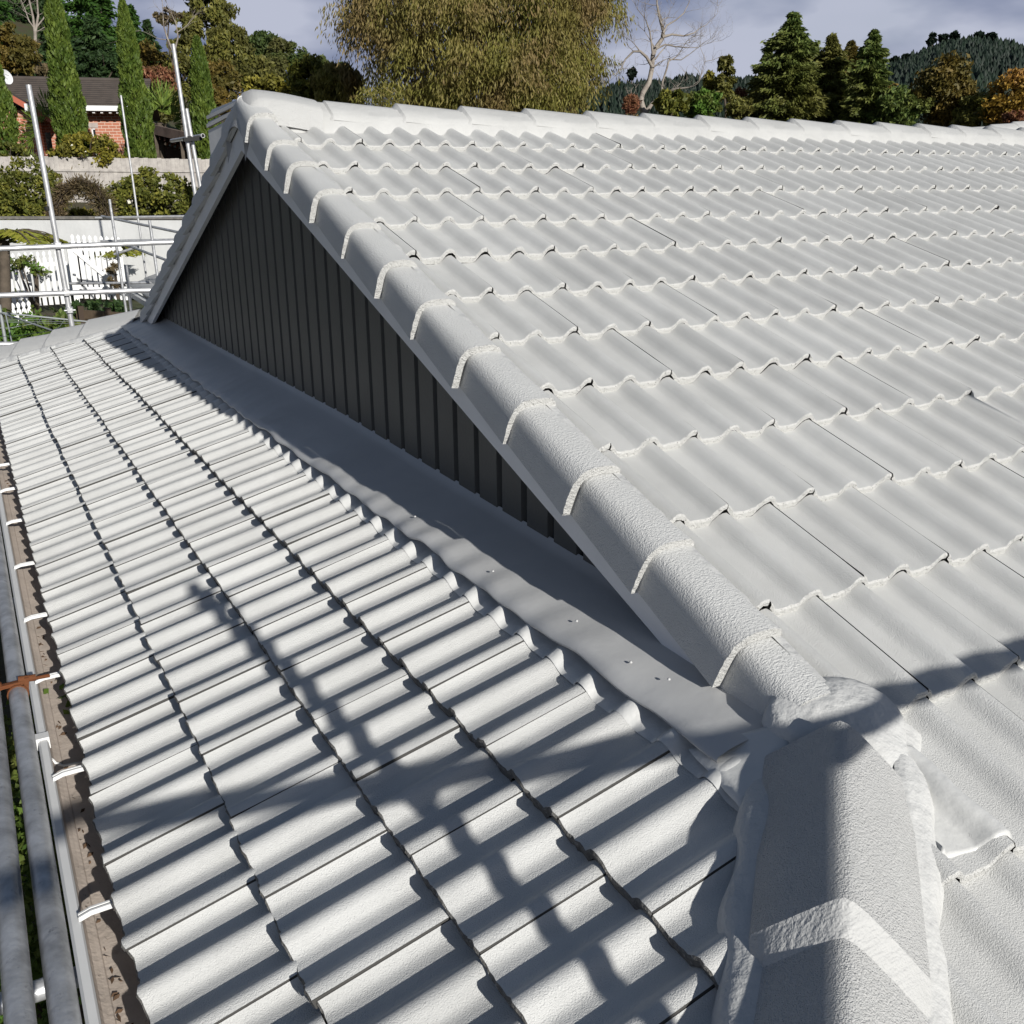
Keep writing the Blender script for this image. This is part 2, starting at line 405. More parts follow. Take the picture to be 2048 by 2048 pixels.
barge(1); barge(-1)
# ---- gable cladding
mb = MB(); XW = -.082
def zroof(y): return -abs(y-YR)*TP + YR*TP - .07
ys = []; y = -3.30
while y < 4.2:
    ys += [(y, 0), (y+.122, 0), (y+.127, .016), (y+.153, .016), (y+.158, 0)]; y += .1585
ys = [(a-.018, d) for a, d in ys]
for (a, da), (b, db) in zip(ys, ys[1:]):
    if a < YR < b: mid = [(a, da), (YR, da), (b, db)]
    else: mid = [(a, da), (b, db)]
    for (p, dp), (q, dq) in zip(mid, mid[1:]):
        if zroof(p) < -1.335 and zroof(q) < -1.335: continue
        mb.quad((XW+dp, q, -1.34), (XW+dp, p, -1.34), (XW+dp, p, max(-1.34, zroof(p))), (XW+dp, q, max(-1.34, zroof(q)))) if dp == dq else \
            mb.quad((XW+dq, q, -1.34), (XW+dp, p, -1.34), (XW+dp, p, max(-1.34, zroof(p))), (XW+dq, q, max(-1.34, zroof(q))))
        if dp == dq == .016: mb.m[-1] = 1
mb.build('gable_wall', [M_clad, M_groove], house)
# ---- apron flashing at the foot of the gable
XF = -.347
def hz(x): return HZ+(x-HX)*TP
mb = MB(); P = []; q = random.Random(5)
ny = 330; ph1 = [q.uniform(0, 6) for _ in range(6)]
for i in range(ny+1):
    y = -3.455+(7.855)*i/ny
    wob = .004*math.sin(y*7.1+ph1[0])+.003*math.sin(y*13.7+ph1[1])+.004*math.sin(2*PI*y/.15+ph1[2])*(.6+.4*math.sin(y*2.3))
    row = []
    e = .004*math.sin(2*PI*y/.30+1)+.003*math.sin(y*17)
    for x, n, k in ((XF, -.010, 1.), (XF+.004, -.005, 1.), (XF+.03, -.004, .9), (XF+.07, -.003, .6), (XF+.12, -.002, .4), (XF+.17, 0., .25), (XF+.23, .002, .1), (-.096, .006, 0), (-.076, .016, 0)):
        dip = .055*max(0., min(1., (-.6-y)/2.2))*max(0., min(1., (x-XF-.03)/.22))
        row.append((x+e*(1 if x < XF+.01 else 0), y, hz(x)+n+wob*k-dip))
    P.append(row)
def lim(p):
    x, y, z = p; xm = HX+((y*TP-.012)-HZ)/TP
    if x > xm: return Vector((xm+(x-xm)*.02, y, hz(xm)+.012))
    return Vector(p)
P = [[lim(p) for p in r] for r in P]
mb.grid(P, 0, True, True)
e0 = [[r[0], r[0]+Vector((.002, 0, -.006))] for r in P]; mb.grid(e0, 0, False)
for (px, py) in ((783, 975), (930, 1078), (1088, 1172), (1190, 1250), (1262, 1282)):
    w = ray(px, py); t = ((HZ-.003-CAM[2])+(CAM[0]-HX)*TP)/(w[2]-w[0]*TP); p = Vector(CAM+w*t)
    if p.x < -.12: mb.lathe([(.0008, .004), (.003, .003), (.0042, 0.0)], p, 8)
mb.build('apron_flashing', M_flash, house)
# soft strip dressed over the roll tops
CR[0] = .020; ROLL = .028
mb = MB(); P = []
us = np.linspace(-7.75, .52, 1050)
for j, s in enumerate((1.195, 1.205, 1.23, 1.262, 1.30)):
    row = []
    for u in us:
        w = .0010*math.sin(u*61+j*1.1)+.0005*math.sin(u*143+j*2)+.0012*math.sin(u*23+j*.7)
        n = PAN+prof(u-hoff[3]*T)*(1 if j < 3 else (.97 if j == 3 else .86))+(-.0235, -.0205, -.0185, -.0175, -.0195)[j]+w*(.4 if j == 0 else 1)
        row.append(hipp(u, s-.013+.004*math.sin(u*11), n))
    P.append(row)
mb.grid(P, 0, True); mb.build('flashing_strip', M_strip, house); CR[0] = .007; ROLL = .032
# ---- ridge, hip caps
def cap(mb, axis, side, up, t0, t1, prof_, o0, o1, mats=0, lip=True, lapm=1, lipk=.7):
    """prof_: (w,h). axis(t)->point; o0/o1 lift at the ends (t1 is the exposed lap end)."""
    def ring(t, lift, jit=0):
        c = axis(t); return [c+side*w+up*(h+lift+(rnd.uniform(-jit, jit) if jit else 0)) for w, h in prof_]
    n = 6
    P = [ring(t0+(t1-t0)*i/n, o0+(o1-o0)*i/n) for i in range(n+1)]
    mb.grid(P, mats, True)
    if lip:
        P1 = ring(t1, o1); d = (axis(t1+.01*(1 if t1 > t0 else -1))-axis(t1)).normalized()
        E = [[p+d*a_-up*b_*(o1-o0+.016) for p in P1] for a_, b_ in ((0, 0), (.006*lipk, .12), (.02*lipk, .38), (.042*lipk, .82), (.052*lipk, 1.0))]
        mb.grid(E, lapm, True)
RP = [(-.136, -.055), (-.130, -.028), (-.075, .008), (-.045, .027), (-.020, .040), (0, .045), (.020, .040), (.045, .027), (.075, .008), (.130, -.028), (.136, -.055)]
laps = [.255, .643, 1.021, 1.419, 1.831, 2.233, 2.647, 3.042, 3.426, 3.837, 4.228, 4.627, 5.004, 5.396, 5.79, 6.18, 6.57, 6.96, 7.35, 7.74, 8.05]
def ridge_axis(t): return Vector((t, YR, YR*TP))
for a, b in zip(laps, laps[1:]):
    mb = MB(); rr_ = rnd.uniform(-.004, .004)
    cap(mb, lambda t: ridge_axis(t)+Vector((0, rr_, 0)), Vector((0, 1, 0)), Vector((0, 0, 1)), b+.03, a, RP, -.012, .014)
    mb.build('ridge_cap', [M_rcap, M_rcap], house)
mb = MB()
cap(mb, ridge_axis, Vector((0, 1, 0)), Vector((0, 0, 1)), .32, -.15, [(w, h+.012) for w, h in RP], -.01, .012, lip=False)
mb.build('ridge_cap', [M_rcap, M_rcap], house)
# round apex cap over the top of the verges
mb = MB(); P = []
for j in range(13):
    t = j/12; row = []
    x = .19-.40*t
    for k in range(17):
        a = max(-1, min(1, -1+2*(k-1)/14)); sk = .105 if k in (0, 16) else 0
        y = YR+a*.17
        drop = (abs(a)**2.2)*.062+sk
        end = .0 if t < .75 else ((t-.75)/.25)**2.4*.17
        rise = .048*math.sin(min(1, t*1.25)*PI/2)*(1 if t > 0 else 0)
        row.append(Vector((x, y, YR*TP+.060+rise*.75-drop-end)))
    P.append(row)
mb.grid(P, 0, True, True)
mb.build('apex_cap', M_cap, house)
# mortar plug behind the topmost verge tiles
mb = MB(); P = []
for k in range(15):
    y = YR-.30+.60*k/14; zt_ = YR*TP-abs(y-YR)*TP
    P.append([Vector((-.196+.004*math.sin(k*1.7), y, zt_+.012)), Vector((-.200+.003*math.sin(k*2.3), y, zt_-.04)), Vector((-.196, y, zt_-.075)), Vector((-.170, y, zt_-.085))])
mb.grid(P, 0, True); mb.build('mortar_patch', M_mortar, house)
# mortar bedding under the ridge caps
def bedding(side):
    mb = MB(); P = []; n = 420
    for i in range(n+1):
        x = -.11+8.1*i/n
        w = .5+.5*math.sin(x*9.1)*math.sin(x*3.7+1); sc = .012*math.cos(2*PI*(x+.007)/.15)
        P.append([mainp(x, -.38, .040), mainp(x, -.31, .026), mainp(x, -.290, .018), mainp(x, -.276-.003*w, .002+.003*w), mainp(x, -.262+.004*w-sc*.4, -.016+prof(x)*.5), mainp(x, -.246+.008*w-sc*.8, -.056+prof(x))])
    if side < 0: P = [[mir(p) for p in r] for r in P]
    mb.grid(P, 0, True, side < 0); mb.build('mortar_bed', M_rcap, house)
bedding(1)
HP = [(-.142, -.105), (-.133, -.040), (-.08, .015), (-.035, .058), (-.014, .074), (0, .079), (.014, .073), (.035, .058), (.08, .022), (.130, -.018), (.138, -.055)]
SIDE = HN
def haxis(t): return HA-HN*.103+HD*t
def hcap(axis, side, t0, t1, first=False):
    mb = MB()
    cap(mb, axis, side, Vector((0, 0, 1)), t0-.03, t1, HP, -.014, .020, 0, True, 1, 1.5)
    mb.build('hip_cap', [M_cap, M_brush], house)
ts = [.075, .335, .615, .895, 1.175, 1.30]
for a, b in zip(ts, ts[1:]): hcap(haxis, SIDE, a, b)
FN = Vector((-1, -1, 0)).normalized()
def faxis(t): return FA-FN*.06+FD*t+Vector((0, 0, .012))
ts = [.03, .387, .66, .92, 1.19, 1.33]
for a, b in zip(ts, ts[1:]): hcap(faxis, FN, a, b)
# mortar fillets along the near hip, and one on the visible face of the far hip
def fillet(axis, side, sgn, w0, w1, surf, t0, t1, tab, name='mortar_bed', m=None):
    mb = MB(); P = []; n = 60
    for i in range(n+1):
        t = t0+(t1-t0)*i/n; c = axis(t)
        wv = .006*math.sin(t*23+sgn)+.005*math.sin(t*51)
        row = []
        for k, (f, h) in enumerate(tab):
            w = (w0+(w1+wv-w0)*f)*sgn; p = c+side*w
            ra = max(0., min(1., (t-t0)/.14)); p.z = surf(p)+h-.035*(1-ra*ra*(3-2*ra))
            row.append(p)
        P.append(row)
    mb.grid(P, 0, True, sgn > 0); mb.build(name, m or M_mortar, house)
TABM = ((-.15, .016), (.1, .020), (.35, .016), (.65, .009), (.92, .0), (1.08, -.024), (1.2, -.06))
TABH = ((-.15, .006), (.1, .011), (.35, .011), (.65, .009), (.92, .004), (1.08, -.018), (1.2, -.055))
mainz = lambda p: p.y*TP-.008
hipz = lambda p: hz(p.x)-.012
fillet(haxis, SIDE, -1, .115, .172, mainz, -.10, 1.25, TABM)
fillet(haxis, SIDE, 1, .112, .168, hipz, .02, 1.25, TABH)
fillet(faxis, FN, 1, .112, .165, hipz, -.02, 1.25, TABH)
# lumpy mortar at the foot of the verge where the hip begins
mb = MB(); P = []; q = random.Random(11)
c = Vector((-.095, -3.530, -1.262))
for i in range(13):
    f = i/12; row = []
    for k in range(29):
        a = 2*PI*k/28; rr_ = f
        wob = 1+.08*math.sin(a*3+.6)+.03*math.sin(a*5+f*2)
        dx = .150*rr_*wob*math.cos(a); dy = .135*rr_*wob*math.sin(a)
        h = .046*(1-f**2.2)+.003*f*math.sin(a*5+f*5)-.03*(f > .95)
        x = c.x+dx; y = c.y+dy
        base = min(y*TP, 99) if x > -.2 else min(y*TP, hz(x)+.03)
        row.append(Vector((x, y, base+h-.012)))
    P.append(row)
mb.grid(P, 0, True, False); mb.build('mortar_patch', M_mortar, house)
# flexible patch dressed over the tiles beside the hip
def mainhit(px_, py_):
    w = ray(px_, py_); t = (CAM[1]*TP-CAM[2])/(w[2]-w[1]*TP); return Vector(CAM+w*t)
mb = MB(); P = []; ca, cb, cc, cd = mainhit(1692, 1392), mainhit(1752, 1400), mainhit(1925, 1572), mainhit(1778, 1608)
for i in range(41):
    f = i/40; row = []
    for k in range(41):
        g_ = k/40; p = ca.lerp(cb, g_).lerp(cd.lerp(cc, g_), f); s_l = -(p.y*CP+p.z*SP)
        fr = (s_l/G) % 1; e = min(f, 1-f, g_, 1-g_)
        n = PAN+prof(p.x)-.022*(1-fr)+.006+.0015*math.sin(p.x*37+s_l*11)+.001*math.sin(s_l*29)
        if e < .02: n -= .012
        row.append(mainp(p.x+.004*math.sin(f*9), s_l, n))
    P.append(row)
mb.grid(P, 0, True, True); mb.build('flashing_patch', M_strip, house)
# soft flashing dressed from the apron end into the hip
def hiphit(px_, py_):
    w = ray(px_, py_); t = ((HZ-CAM[2])+(CAM[0]-HX)*TP)/(w[2]-w[0]*TP); return Vector(CAM+w*t)
mb = MB(); P = []; ca, cb, cc, cd = hiphit(1300, 1385), hiphit(1512, 1338), hiphit(1475, 1462), hiphit(1402, 1498)
for i in range(15):
    f = i/14; row = []
    for k in range(15):
        g_ = k/14; p = ca.lerp(cb, g_).lerp(cd.lerp(cc, g_), f)
        e = min(f, 1-f, g_, 1-g_); h = -.013-.006*f-.007*(1-g_)+.0025*math.sin(p.x*41+p.y*13)+.0015*math.sin(p.y*57+p.x*9)-(.012 if e < .001 else 0)
        row.append(Vector((p.x, p.y, hz(p.x)+h)))
    P.append(row)
mb.grid(P, 0, True, True); mb.build('flashing_patch', M_strip, house)
# ---- gutter
gut = MB()
GP = [(-1.500, -1.748, 0), (-1.500, -1.728, 0), (-1.494, -1.722, 0), (-1.478, -1.722, 0), (-1.474, -1.730, 1), (-1.4725, -1.752, 1), (-1.468, -1.766, 1), (-1.458, -1.773, 1), (-1.450, -1.776, 1), (-1.447, -1.782, 1), (-1.385, -1.786, 1), (-1.376, -1.775, 1), (-1.374, -1.74, 1)]
yy = np.linspace(-4.75, 5.4, 60)
for (xa, za, m1), (xb, zb, m2) in zip(GP, GP[1:]):
    gut.grid([[Vector((xa, y, za)) for y in yy], [Vector((xb, y, zb)) for y in yy]], min(m1, m2), True)
OP = [(-1.500, -1.748), (-1.496, -1.79), (-1.480, -1.826), (-1.470, -1.848), (-1.37, -1.85)]
for (xa, za), (xb, zb) in zip(OP, OP[1:]):
    gut.grid([[Vector((xa, y, za)) for y in yy], [Vector((xb, y, zb)) for y in yy]], 0, True)
gutter = gut.build('gutter', [M_white, M_gutin], house)
for y in (1.45, .88, .27, -.39, -1.0, -1.54, -2.16, -2.76):
    m_ = MB(); d = .006
    P = []
    for x, z in ((-1.480, -1.716), (-1.455, -1.708), (-1.42, -1.707), (-1.375, -1.707)):
        P.append([Vector((x, y-.009, z-.004)), Vector((x, y-.008, z+.003)), Vector((x, y-.003, z+.003)), Vector((x, y-.002, z-.002)), Vector((x, y+.002, z-.002)), Vector((x, y+.003, z+.003)), Vector((x, y+.008, z+.003)), Vector((x, y+.009, z-.004))])
    m_.grid(P, 0, False); m_.grid([[p-Vector((0, 0, .004)) for p in r] for r in P], 0, False, True)
    m_.build('bracket', M_white, gutter)
m_ = MB(); m_.box((-1.508, -1.93, -1.752), (-1.470, -1.895, -1.716)); m_.box((-1.500, -1.925, -1.85), (-1.502, -1.90, -1.75))
m_.build('joint_clip', M_white, gutter)
m_ = MB(); m_.poly_tube([(-1.474, -2.0, -1.75), (-1.466, -2.0, -1.765), (-1.448, -2.005, -1.777), (-1.38, -2.005, -1.783)], [.005]*4, 6)
m_.build('joint_bead', M_white, gutter)
# debris caught in the gutter
deb = MB(); q = random.Random(9)
for i in range(60):
    y = q.choice([-1.2, -1.34, -1.8, -2.9, -3.0, 1.2, -2.3])+q.gauss(0, .10); x = -1.444+abs(q.gauss(0, .010)); a = q.uniform(0, PI); r_ = q.uniform(.004, .013)
    p = Vector((x, y, -1.781)); d = Vector((math.cos(a)*r_, math.sin(a)*r_, .002)); e = Vector((-math.sin(a)*r_*.4, math.cos(a)*r_*.4, .004))
    deb.quad(p-d, p+e, p+d, p-e)
o = deb.build('leaf_debris', mat('dead_leaves', (.10, .06, .035), .9, var=.5, vscale=30), gutter); o['kind'] = 'stuff'
# ================================================================== scaffolding round the house
def coupler(mb, p, mats=0, r=.036):
    p = Vector(p); mb.tube(p-Vector((0, 0, .03)), p+Vector((0, 0, .03)), r, n=10, mat=mats); mb.beam(p+Vector((.0, -.05, 0)), p+Vector((.0, .05, 0)), .045, .045, mat=mats)
    mb.tube(p+Vector((-.05, -.03, 0)), p+Vector((.05, -.03, 0)), .010, n=6, mat=mats)
TR = .0242
scaf = thing('scaffold', 'grey steel tube scaffold standing round the tiled roof beside its gutter', 'scaffold', (-1.55, 0, -4.1))
def pole(a, b, name='upright_pole', m=None, r=TR, par=None, hollow=True):
    mb = MB(); mb.tube(a, b, r, n=16, hollow=hollow); return mb.build(name, m or M_galv, par or scaf)
# near eave tubes beside the gutter
pole((-1.527, -5.9, -1.56), (-1.527, 1.4, -1.56), 'ledger_tube')
pole((-1.592, -5.9, -1.555), (-1.592, .5, -1.555), 'ledger_tube')
m_ = MB(); c = Vector((-1.527, -1.93, -1.56))
m_.tube(c+Vector((0, -.014, 0)), c+Vector((0, .014, 0)), .028, n=14)
m_.beam(c+Vector((-.045, 0, .026)), c+Vector((.026, 0, .030)), .016, .010); m_.tube(c+Vector((-.044, 0, .02)), c+Vector((-.044, 0, .040)), .010, n=6)
m_.beam(c+Vector((.016, 0, -.03)), c+Vector((.028, 0, .042)), .020, .012); m_.tube(c+Vector((.006, 0, .038)), c+Vector((.05, 0, .034)), .010, n=6)
m_.tube(c+Vector((.045, .004, .03)), c+Vector((.085, .010, .026)), .0055, n=8)
m_.build('clamp', M_rust, scaf)
m_ = MB(); m_.beam(c+Vector((-.105, .02, -.02)), c+Vector((-.115, -.33, -.06)), .085, .05); m_.build('end_fitting', M_canvas, scaf)
pole((-2.3, -2.62, -1.98), (-1.2, -2.62, -1.98), 'putlog')
pole((-2.3, -.1, -1.98), (-1.2, -.1, -1.98), 'putlog')
# main eave run behind the camera: uprights and guard rail that cast the long shadows
for x in (-.602, 1.75, 4.1):
    pole((x, -5.3, -4.1), (x, -5.3, .055 if x < 0 else .2))
pole((-2.6, -5.262, -.545), (7.5, -5.262, -.545), 'guard_rail')
pole((-2.2, -5.3, -4.1), (-2.2, -5.3, .3))
for q_, r_ in (((-.602, -5.28, -.545), .036), ((1.75, -5.28, -.545), .036), ((-.602, -5.3, -.02), .034)):
    m_ = MB(); coupler(m_, q_, r=r_); m_.build('coupler', M_galv, scaf)
# far eave run
YE = 5.65
def vpole(px, py, pxb, pyb, y, m=None, zlow=None, r=TR, par=None):
    a = aty(px, py, y); b = aty(pxb, pyb, y); d = (b-a); e = a+d*((-4.1-a.z)/d.z)
    return pole(a, e, m=m or M_galv2, r=r, par=par), a, b
_, a1, b1 = vpole(53.5, 160, 135, 610, YE)
pole(aty(-60, 471.5, YE-.05), aty(420, 453, YE-.05), 'guard_rail', M_galv2)
pole(aty(-60, 559.5, YE-.05), aty(400, 543, YE-.05), 'guard_rail', M_galv2)
pole(aty(-30, 650, YE-.05), aty(120, 648, YE-.05), 'ledger_tube', M_galv2)
for q in ((109, 463), (125, 552)):
    m_ = MB(); coupler(m_, aty(*q, YE-.02)); m_.build('coupler', M_galv2, scaf)
m_ = MB(); p = aty(88, 389.5, YE); p2 = aty(90, 397, YE); m_.tube(p, p2, .0265, n=12); m_.build('tape_band', M_black, scaf)
m_ = MB(); coupler(m_, aty(131, 585, YE)); m_.build('coupler', M_galv, scaf)
vpole(326.5, 83, 365, 345, 8.2); vpole(351.5, 205, 374, 330, 8.25)
pa = aty(383, 256, 8.05); pole(pa, pa+Vector((.05, 2.2, .05)), 'ledger_tube', M_galv2)
m_ = MB(); coupler(m_, aty(357, 262, 8.2)); m_.beam(aty(346, 263.5, 8.15), aty(380, 261, 8.15), .05, .045); m_.build('coupler', M_black, scaf)

# ================================================================== terrain
def sst(a, b, x):
    t = max(0., min(1., (x-a)/(b-a))); return t*t*(3-2*t)
def lerp_t(tab, x):
    if x <= tab[0][0]: return tab[0][1]
    for (a, va), (b, vb) in zip(tab, tab[1:]):
        if x <= b: return va+(vb-va)*(x-a)/(b-a)
    return tab[-1][1]
HILL = [(60, 0), (66, .8), (70, 2.0), (72, 2.4), (74, 3.2), (77.5, 4.6), (80, 5.4), (84, 8.5), (92, 10), (110, 10), (125, 3), (140, 0)]
def hgt(x, y):
    dx = x-CAM[0]; dy = y-CAM[1]; r = math.hypot(dx, dy); az = math.degrees(math.atan2(dy, dx))
    side = sst(68, 78, az)*(1-sst(120, 140, az))
    g = -4.1 + side*(1.43*sst(11, 17, dy) + 1.8*sst(28.5, 31, dy) + 1.3*sst(35, 41, dy))
    e = math.tan(R(lerp_t(HILL, az)))
    g += sst(48, 150, r)*e*150*(1 if r < 150 else 1+(r-150)/900)*(.0 if r < 40 else 1)
    return g
mb = MB(); P = []
azs = list(np.arange(-180, 20, 10))+list(np.arange(20, 130, 1.5))+list(np.arange(130, 181, 10))
for r_ in [.5, 4, 8, 11, 13, 15, 17, 19, 21, 23, 25, 27, 29, 32, 35, 38, 42, 46, 50, 56, 63, 72, 82, 95, 110, 130, 150, 180, 230, 320, 500, 900, 1800, 3500]:
    row = []
    for a in azs:
        x = CAM[0]+r_*math.cos(R(a)); y = CAM[1]+r_*math.sin(R(a))
        row.append(Vector((x, y, hgt(x, y))))
    P.append(row)
mb.grid(P, 0, True)
structure(mb.build('ground', mat('ground_soil_and_grass', (.045, .06, .02), .95, var=.6, vscale=.7, col2=(.06, .045, .028), bumps=((6, .05),))))

# ================================================================== foliage
def leaves(name, C, size, mats, asp=.5, axis=None, axw=.0, seed=1, parent=None, flat=0., split=None, make=True, rv=None):
    """C: Nx3 leaf centres. axis: Nx3 or 3-vector preferred long axis, axw its weight (0 random .. 1 fixed)."""
    g = np.random.default_rng(seed); C = np.asarray(C, float); n = len(C)
    a = g.normal(size=(n, 3)); a /= np.linalg.norm(a, axis=1, keepdims=True)
    if axis is not None:
        ax = np.broadcast_to(np.asarray(axis, float), (n, 3)); a = a*(1-axw)+ax*axw; a /= np.linalg.norm(a, axis=1, keepdims=True)
    b = g.normal(size=(n, 3)); b -= a*np.sum(a*b, 1, keepdims=True); b /= np.linalg.norm(b, axis=1, keepdims=True)
    sz = size*g.uniform(.6, 1.35, (n, 1))
    V = np.empty((n, 4, 3)); V[:, 0] = C-a*sz; V[:, 1] = C+b*sz*asp-a*sz*.1; V[:, 2] = C+a*sz; V[:, 3] = C-b*sz*asp-a*sz*.1
    me = bpy.data.meshes.new(name)
    me.vertices.add(n*4); me.loops.add(n*4); me.polygons.add(n)
    me.vertices.foreach_set('co', V.ravel()); me.loops.foreach_set('vertex_index', np.arange(n*4))
    me.polygons.foreach_set('loop_start', np.arange(n)*4); me.polygons.foreach_set('loop_total', np.full(n, 4))
    at_ = me.attributes.new('rnd', 'FLOAT', 'FACE')
    at_.data.foreach_set('value', (g.random(n) if rv is None else np.clip(rv, 0, 1)).astype(np.float32))
    me.materials.append(mats); me.update(calc_edges=True)
    return link(name, me, parent)
def fol(name, dark, mid, light, clump=None, cs=1.2, cw=.7, trans=.25, rough=.6):
    return mat(name, mid, rough, .25, attr=[(0, dark), (.5, mid), (1, light)], var=cw if clump else 0, vscale=cs, col2=clump, trans=trans)
F_cyp = fol('cypress_foliage', (0.053, 0.085, 0.013), (0.098, 0.140, 0.020), (0.147, 0.198, 0.033), clump=(0.045, 0.085, 0.013), cs=2.0, cw=.6)
F_pine = fol('dark_pine_foliage', (0.020, 0.043, 0.014), (0.035, 0.070, 0.020), (0.061, 0.102, 0.029), clump=(0.020, 0.041, 0.013), cs=.35)
F_pine2 = fol('green_pine_foliage', (0.026, 0.070, 0.012), (0.043, 0.104, 0.014), (0.072, 0.145, 0.023), clump=(0.026, 0.061, 0.012), cs=.4)
F_gum = fol('olive_gum_foliage', (0.087, 0.094, 0.020), (0.152, 0.152, 0.032), (0.232, 0.210, 0.051), clump=(0.072, 0.070, 0.020), cs=.5)
F_willow = fol('drooping_olive_foliage', (0.109, 0.113, 0.023), (0.189, 0.181, 0.038), (0.290, 0.261, 0.075), clump=(0.225, 0.152, 0.070), cs=.6, cw=.8, trans=.3)
F_brown = fol('bronze_foliage', (0.080, 0.058, 0.014), (0.145, 0.102, 0.020), (0.217, 0.145, 0.032), clump=(0.072, 0.072, 0.017), cs=.6)
F_red = fol('reddish_foliage', (0.145, 0.051, 0.029), (0.232, 0.087, 0.051), (0.290, 0.145, 0.072), clump=(0.116, 0.072, 0.029), cs=.9)
F_gold = fol('golden_foliage', (0.150, 0.094, 0.015), (0.275, 0.169, 0.025), (0.400, 0.263, 0.050), clump=(0.300, 0.125, 0.037), cs=.45, cw=.8)
F_shrub = fol('camellia_foliage', (0.072, 0.087, 0.017), (0.145, 0.152, 0.026), (0.261, 0.246, 0.046), clump=(0.058, 0.072, 0.014), cs=1.6)
F_yel = fol('yellow_green_foliage', (0.109, 0.109, 0.014), (0.217, 0.189, 0.023), (0.319, 0.275, 0.043), clump=(0.087, 0.087, 0.017), cs=1.5)
F_hedge = fol('hedge_foliage', (0.043, 0.102, 0.014), (0.080, 0.160, 0.023), (0.131, 0.232, 0.038), clump=(0.116, 0.102, 0.029), cs=2)
F_dead = fol('dry_twig_foliage', (0.065, 0.046, 0.026), (0.109, 0.080, 0.041), (0.160, 0.116, 0.065), clump=(0.072, 0.065, 0.026), cs=1.4, trans=0)
F_fern = fol('fern_fronds', (0.125, 0.150, 0.019), (0.200, 0.213, 0.027), (0.275, 0.263, 0.044))
F_palm = fol('palm_blades', (0.069, 0.112, 0.018), (0.125, 0.188, 0.027), (0.200, 0.263, 0.050))
F_conif = fol('conifer_foliage', (0.046, 0.082, 0.020), (0.095, 0.136, 0.031), (0.170, 0.208, 0.050), clump=(0.160, 0.125, 0.030), cs=.35, cw=.55)
M_bark = mat('bark', (.10, .08, .06), .9, var=.4, vscale=6, bumps=((12, .02),))
M_pale = mat('pale_bare_bark', (.30, .265, .225), .85, var=.35, vscale=3, col2=(.15, .125, .105))
M_flower = mat('white_flowers', (.75, .72, .60), .6)
F_hill = fol('hill_forest_foliage', (0.043, 0.061, 0.017), (0.080, 0.104, 0.026), (0.123, 0.145, 0.041), clump=(0.102, 0.080, 0.029), cs=.3, cw=.5)
F_hill2 = fol('dark_hill_forest_foliage', (0.029, 0.052, 0.014), (0.055, 0.087, 0.022), (0.087, 0.123, 0.032), clump=(0.072, 0.072, 0.026), cs=.3, cw=.5)
def rdir(g, n):
    a = g.normal(size=(n, 3)); return a/np.linalg.norm(a, axis=1, keepdims=True)
def clumpy(g, c, rx, ry, rz, nc, nl, cr, shell=.55):
    """leaf points in nc clumps spread through an ellipsoid, denser outside"""
    d = rdir(g, nc); rr = shell+(1-shell)*g.random((nc, 1))**.6
    cc = d*rr*np.array([rx, ry, rz]); out = []
    per = nl//nc
    k = cr*g.uniform(.6, 1.3, (nc, 1, 1))
    p = rdir(g, nc*per).reshape(nc, per, 3)*(g.random((nc, per, 1))**.45)*k
    p[:, :, 2] *= .75
    return (cc[:, None, :]+p).reshape(-1, 3)+np.asarray(c)
def trunk_to(name_par, base, top, r0, r1, m=M_bark, seed=0, limbs=0, spread=1.2):
    q = random.Random(seed); mb = MB(); base = Vector(base); top = Vector(top); n = 6; pts = []
    for i in range(n+1):
        f = i/n; pts.append(base.lerp(top, f)+Vector((q.gauss(0, .04), q.gauss(0, .04), 0))*(1 if 0 < i else 0)*(top-base).length*.25)
    mb.poly_tube(pts, [r0+(r1-r0)*i/n for i in range(n+1)], 7)
    for k in range(limbs):
        i = q.randint(2, n-1); p = pts[i]; a = q.uniform(0, 2*PI); L_ = spread*q.uniform(.6, 1.1)
        e = p+Vector((math.cos(a)*L_, math.sin(a)*L_, L_*q.uniform(.5, 1)))
        mb.poly_tube([p, p.lerp(e, .5)+Vector((0, 0, .1*L_)), e], [r0*.45, r0*.3, r0*.12], 5)
    return mb.build('trunk', m, name_par)
def px(d): return S19*d/FPX      # metres per 1932-px at depth d
def cypress(label, xb, yb, xt, yt, d, hw, seed):
    base = at(xb, yb, d); top_dir = ray(xt, yt); h = 0
    # height: vertical line through the base, point closest to the top ray
    w = top_dir; t = ((base.x-CAM[0])*w[0]+(base.y-CAM[1])*w[1])/(w[0]**2+w[1]**2); ztop = CAM[2]+t*w[2]; h = ztop-base.z
    gz = hgt(base.x, base.y)
    root = thing('cypress_tree', label, 'tree', (base.x, base.y, min(gz, base.z)), 0, 'slim cypresses by the fence')
    g = np.random.default_rng(seed); n = 11000; rad = hw*px(d)
    z = g.random(n)**1.15; a = g.random(n)*2*PI
    pr = rad*np.minimum(1, (1-z)**.50*1.15)*(.86+.14*np.sin(a*3+z*17)*np.cos(z*31+a))*(.72+.32*g.random(n)**.5)
    C = np.stack([pr*np.cos(a), pr*np.sin(a), z*h], 1)+np.array(base)
    ax = np.stack([np.cos(a)*.35, np.sin(a)*.35, np.ones(n)], 1)
    leaves('crown', C, .085, F_cyp, .40, ax, .62, seed, root)
    mb = MB(); mb.tube((base.x, base.y, min(gz, base.z)-.1), (base.x, base.y, base.z+h*.6), .10, .03, n=6); mb.build('trunk', M_bark, root)
cypress('leftmost slim green cypress, cut by the picture edge and half hiding the dish', 0, 298, -18, 10, 33.5, 42, 1)
cypress('tall slim green cypress in front of the brown house roof', 140, 292, 108, -40, 34, 33, 2)
cypress('tall slim green cypress at the right end of the brick house', 266, 298, 231, 0, 34.5, 30, 3)
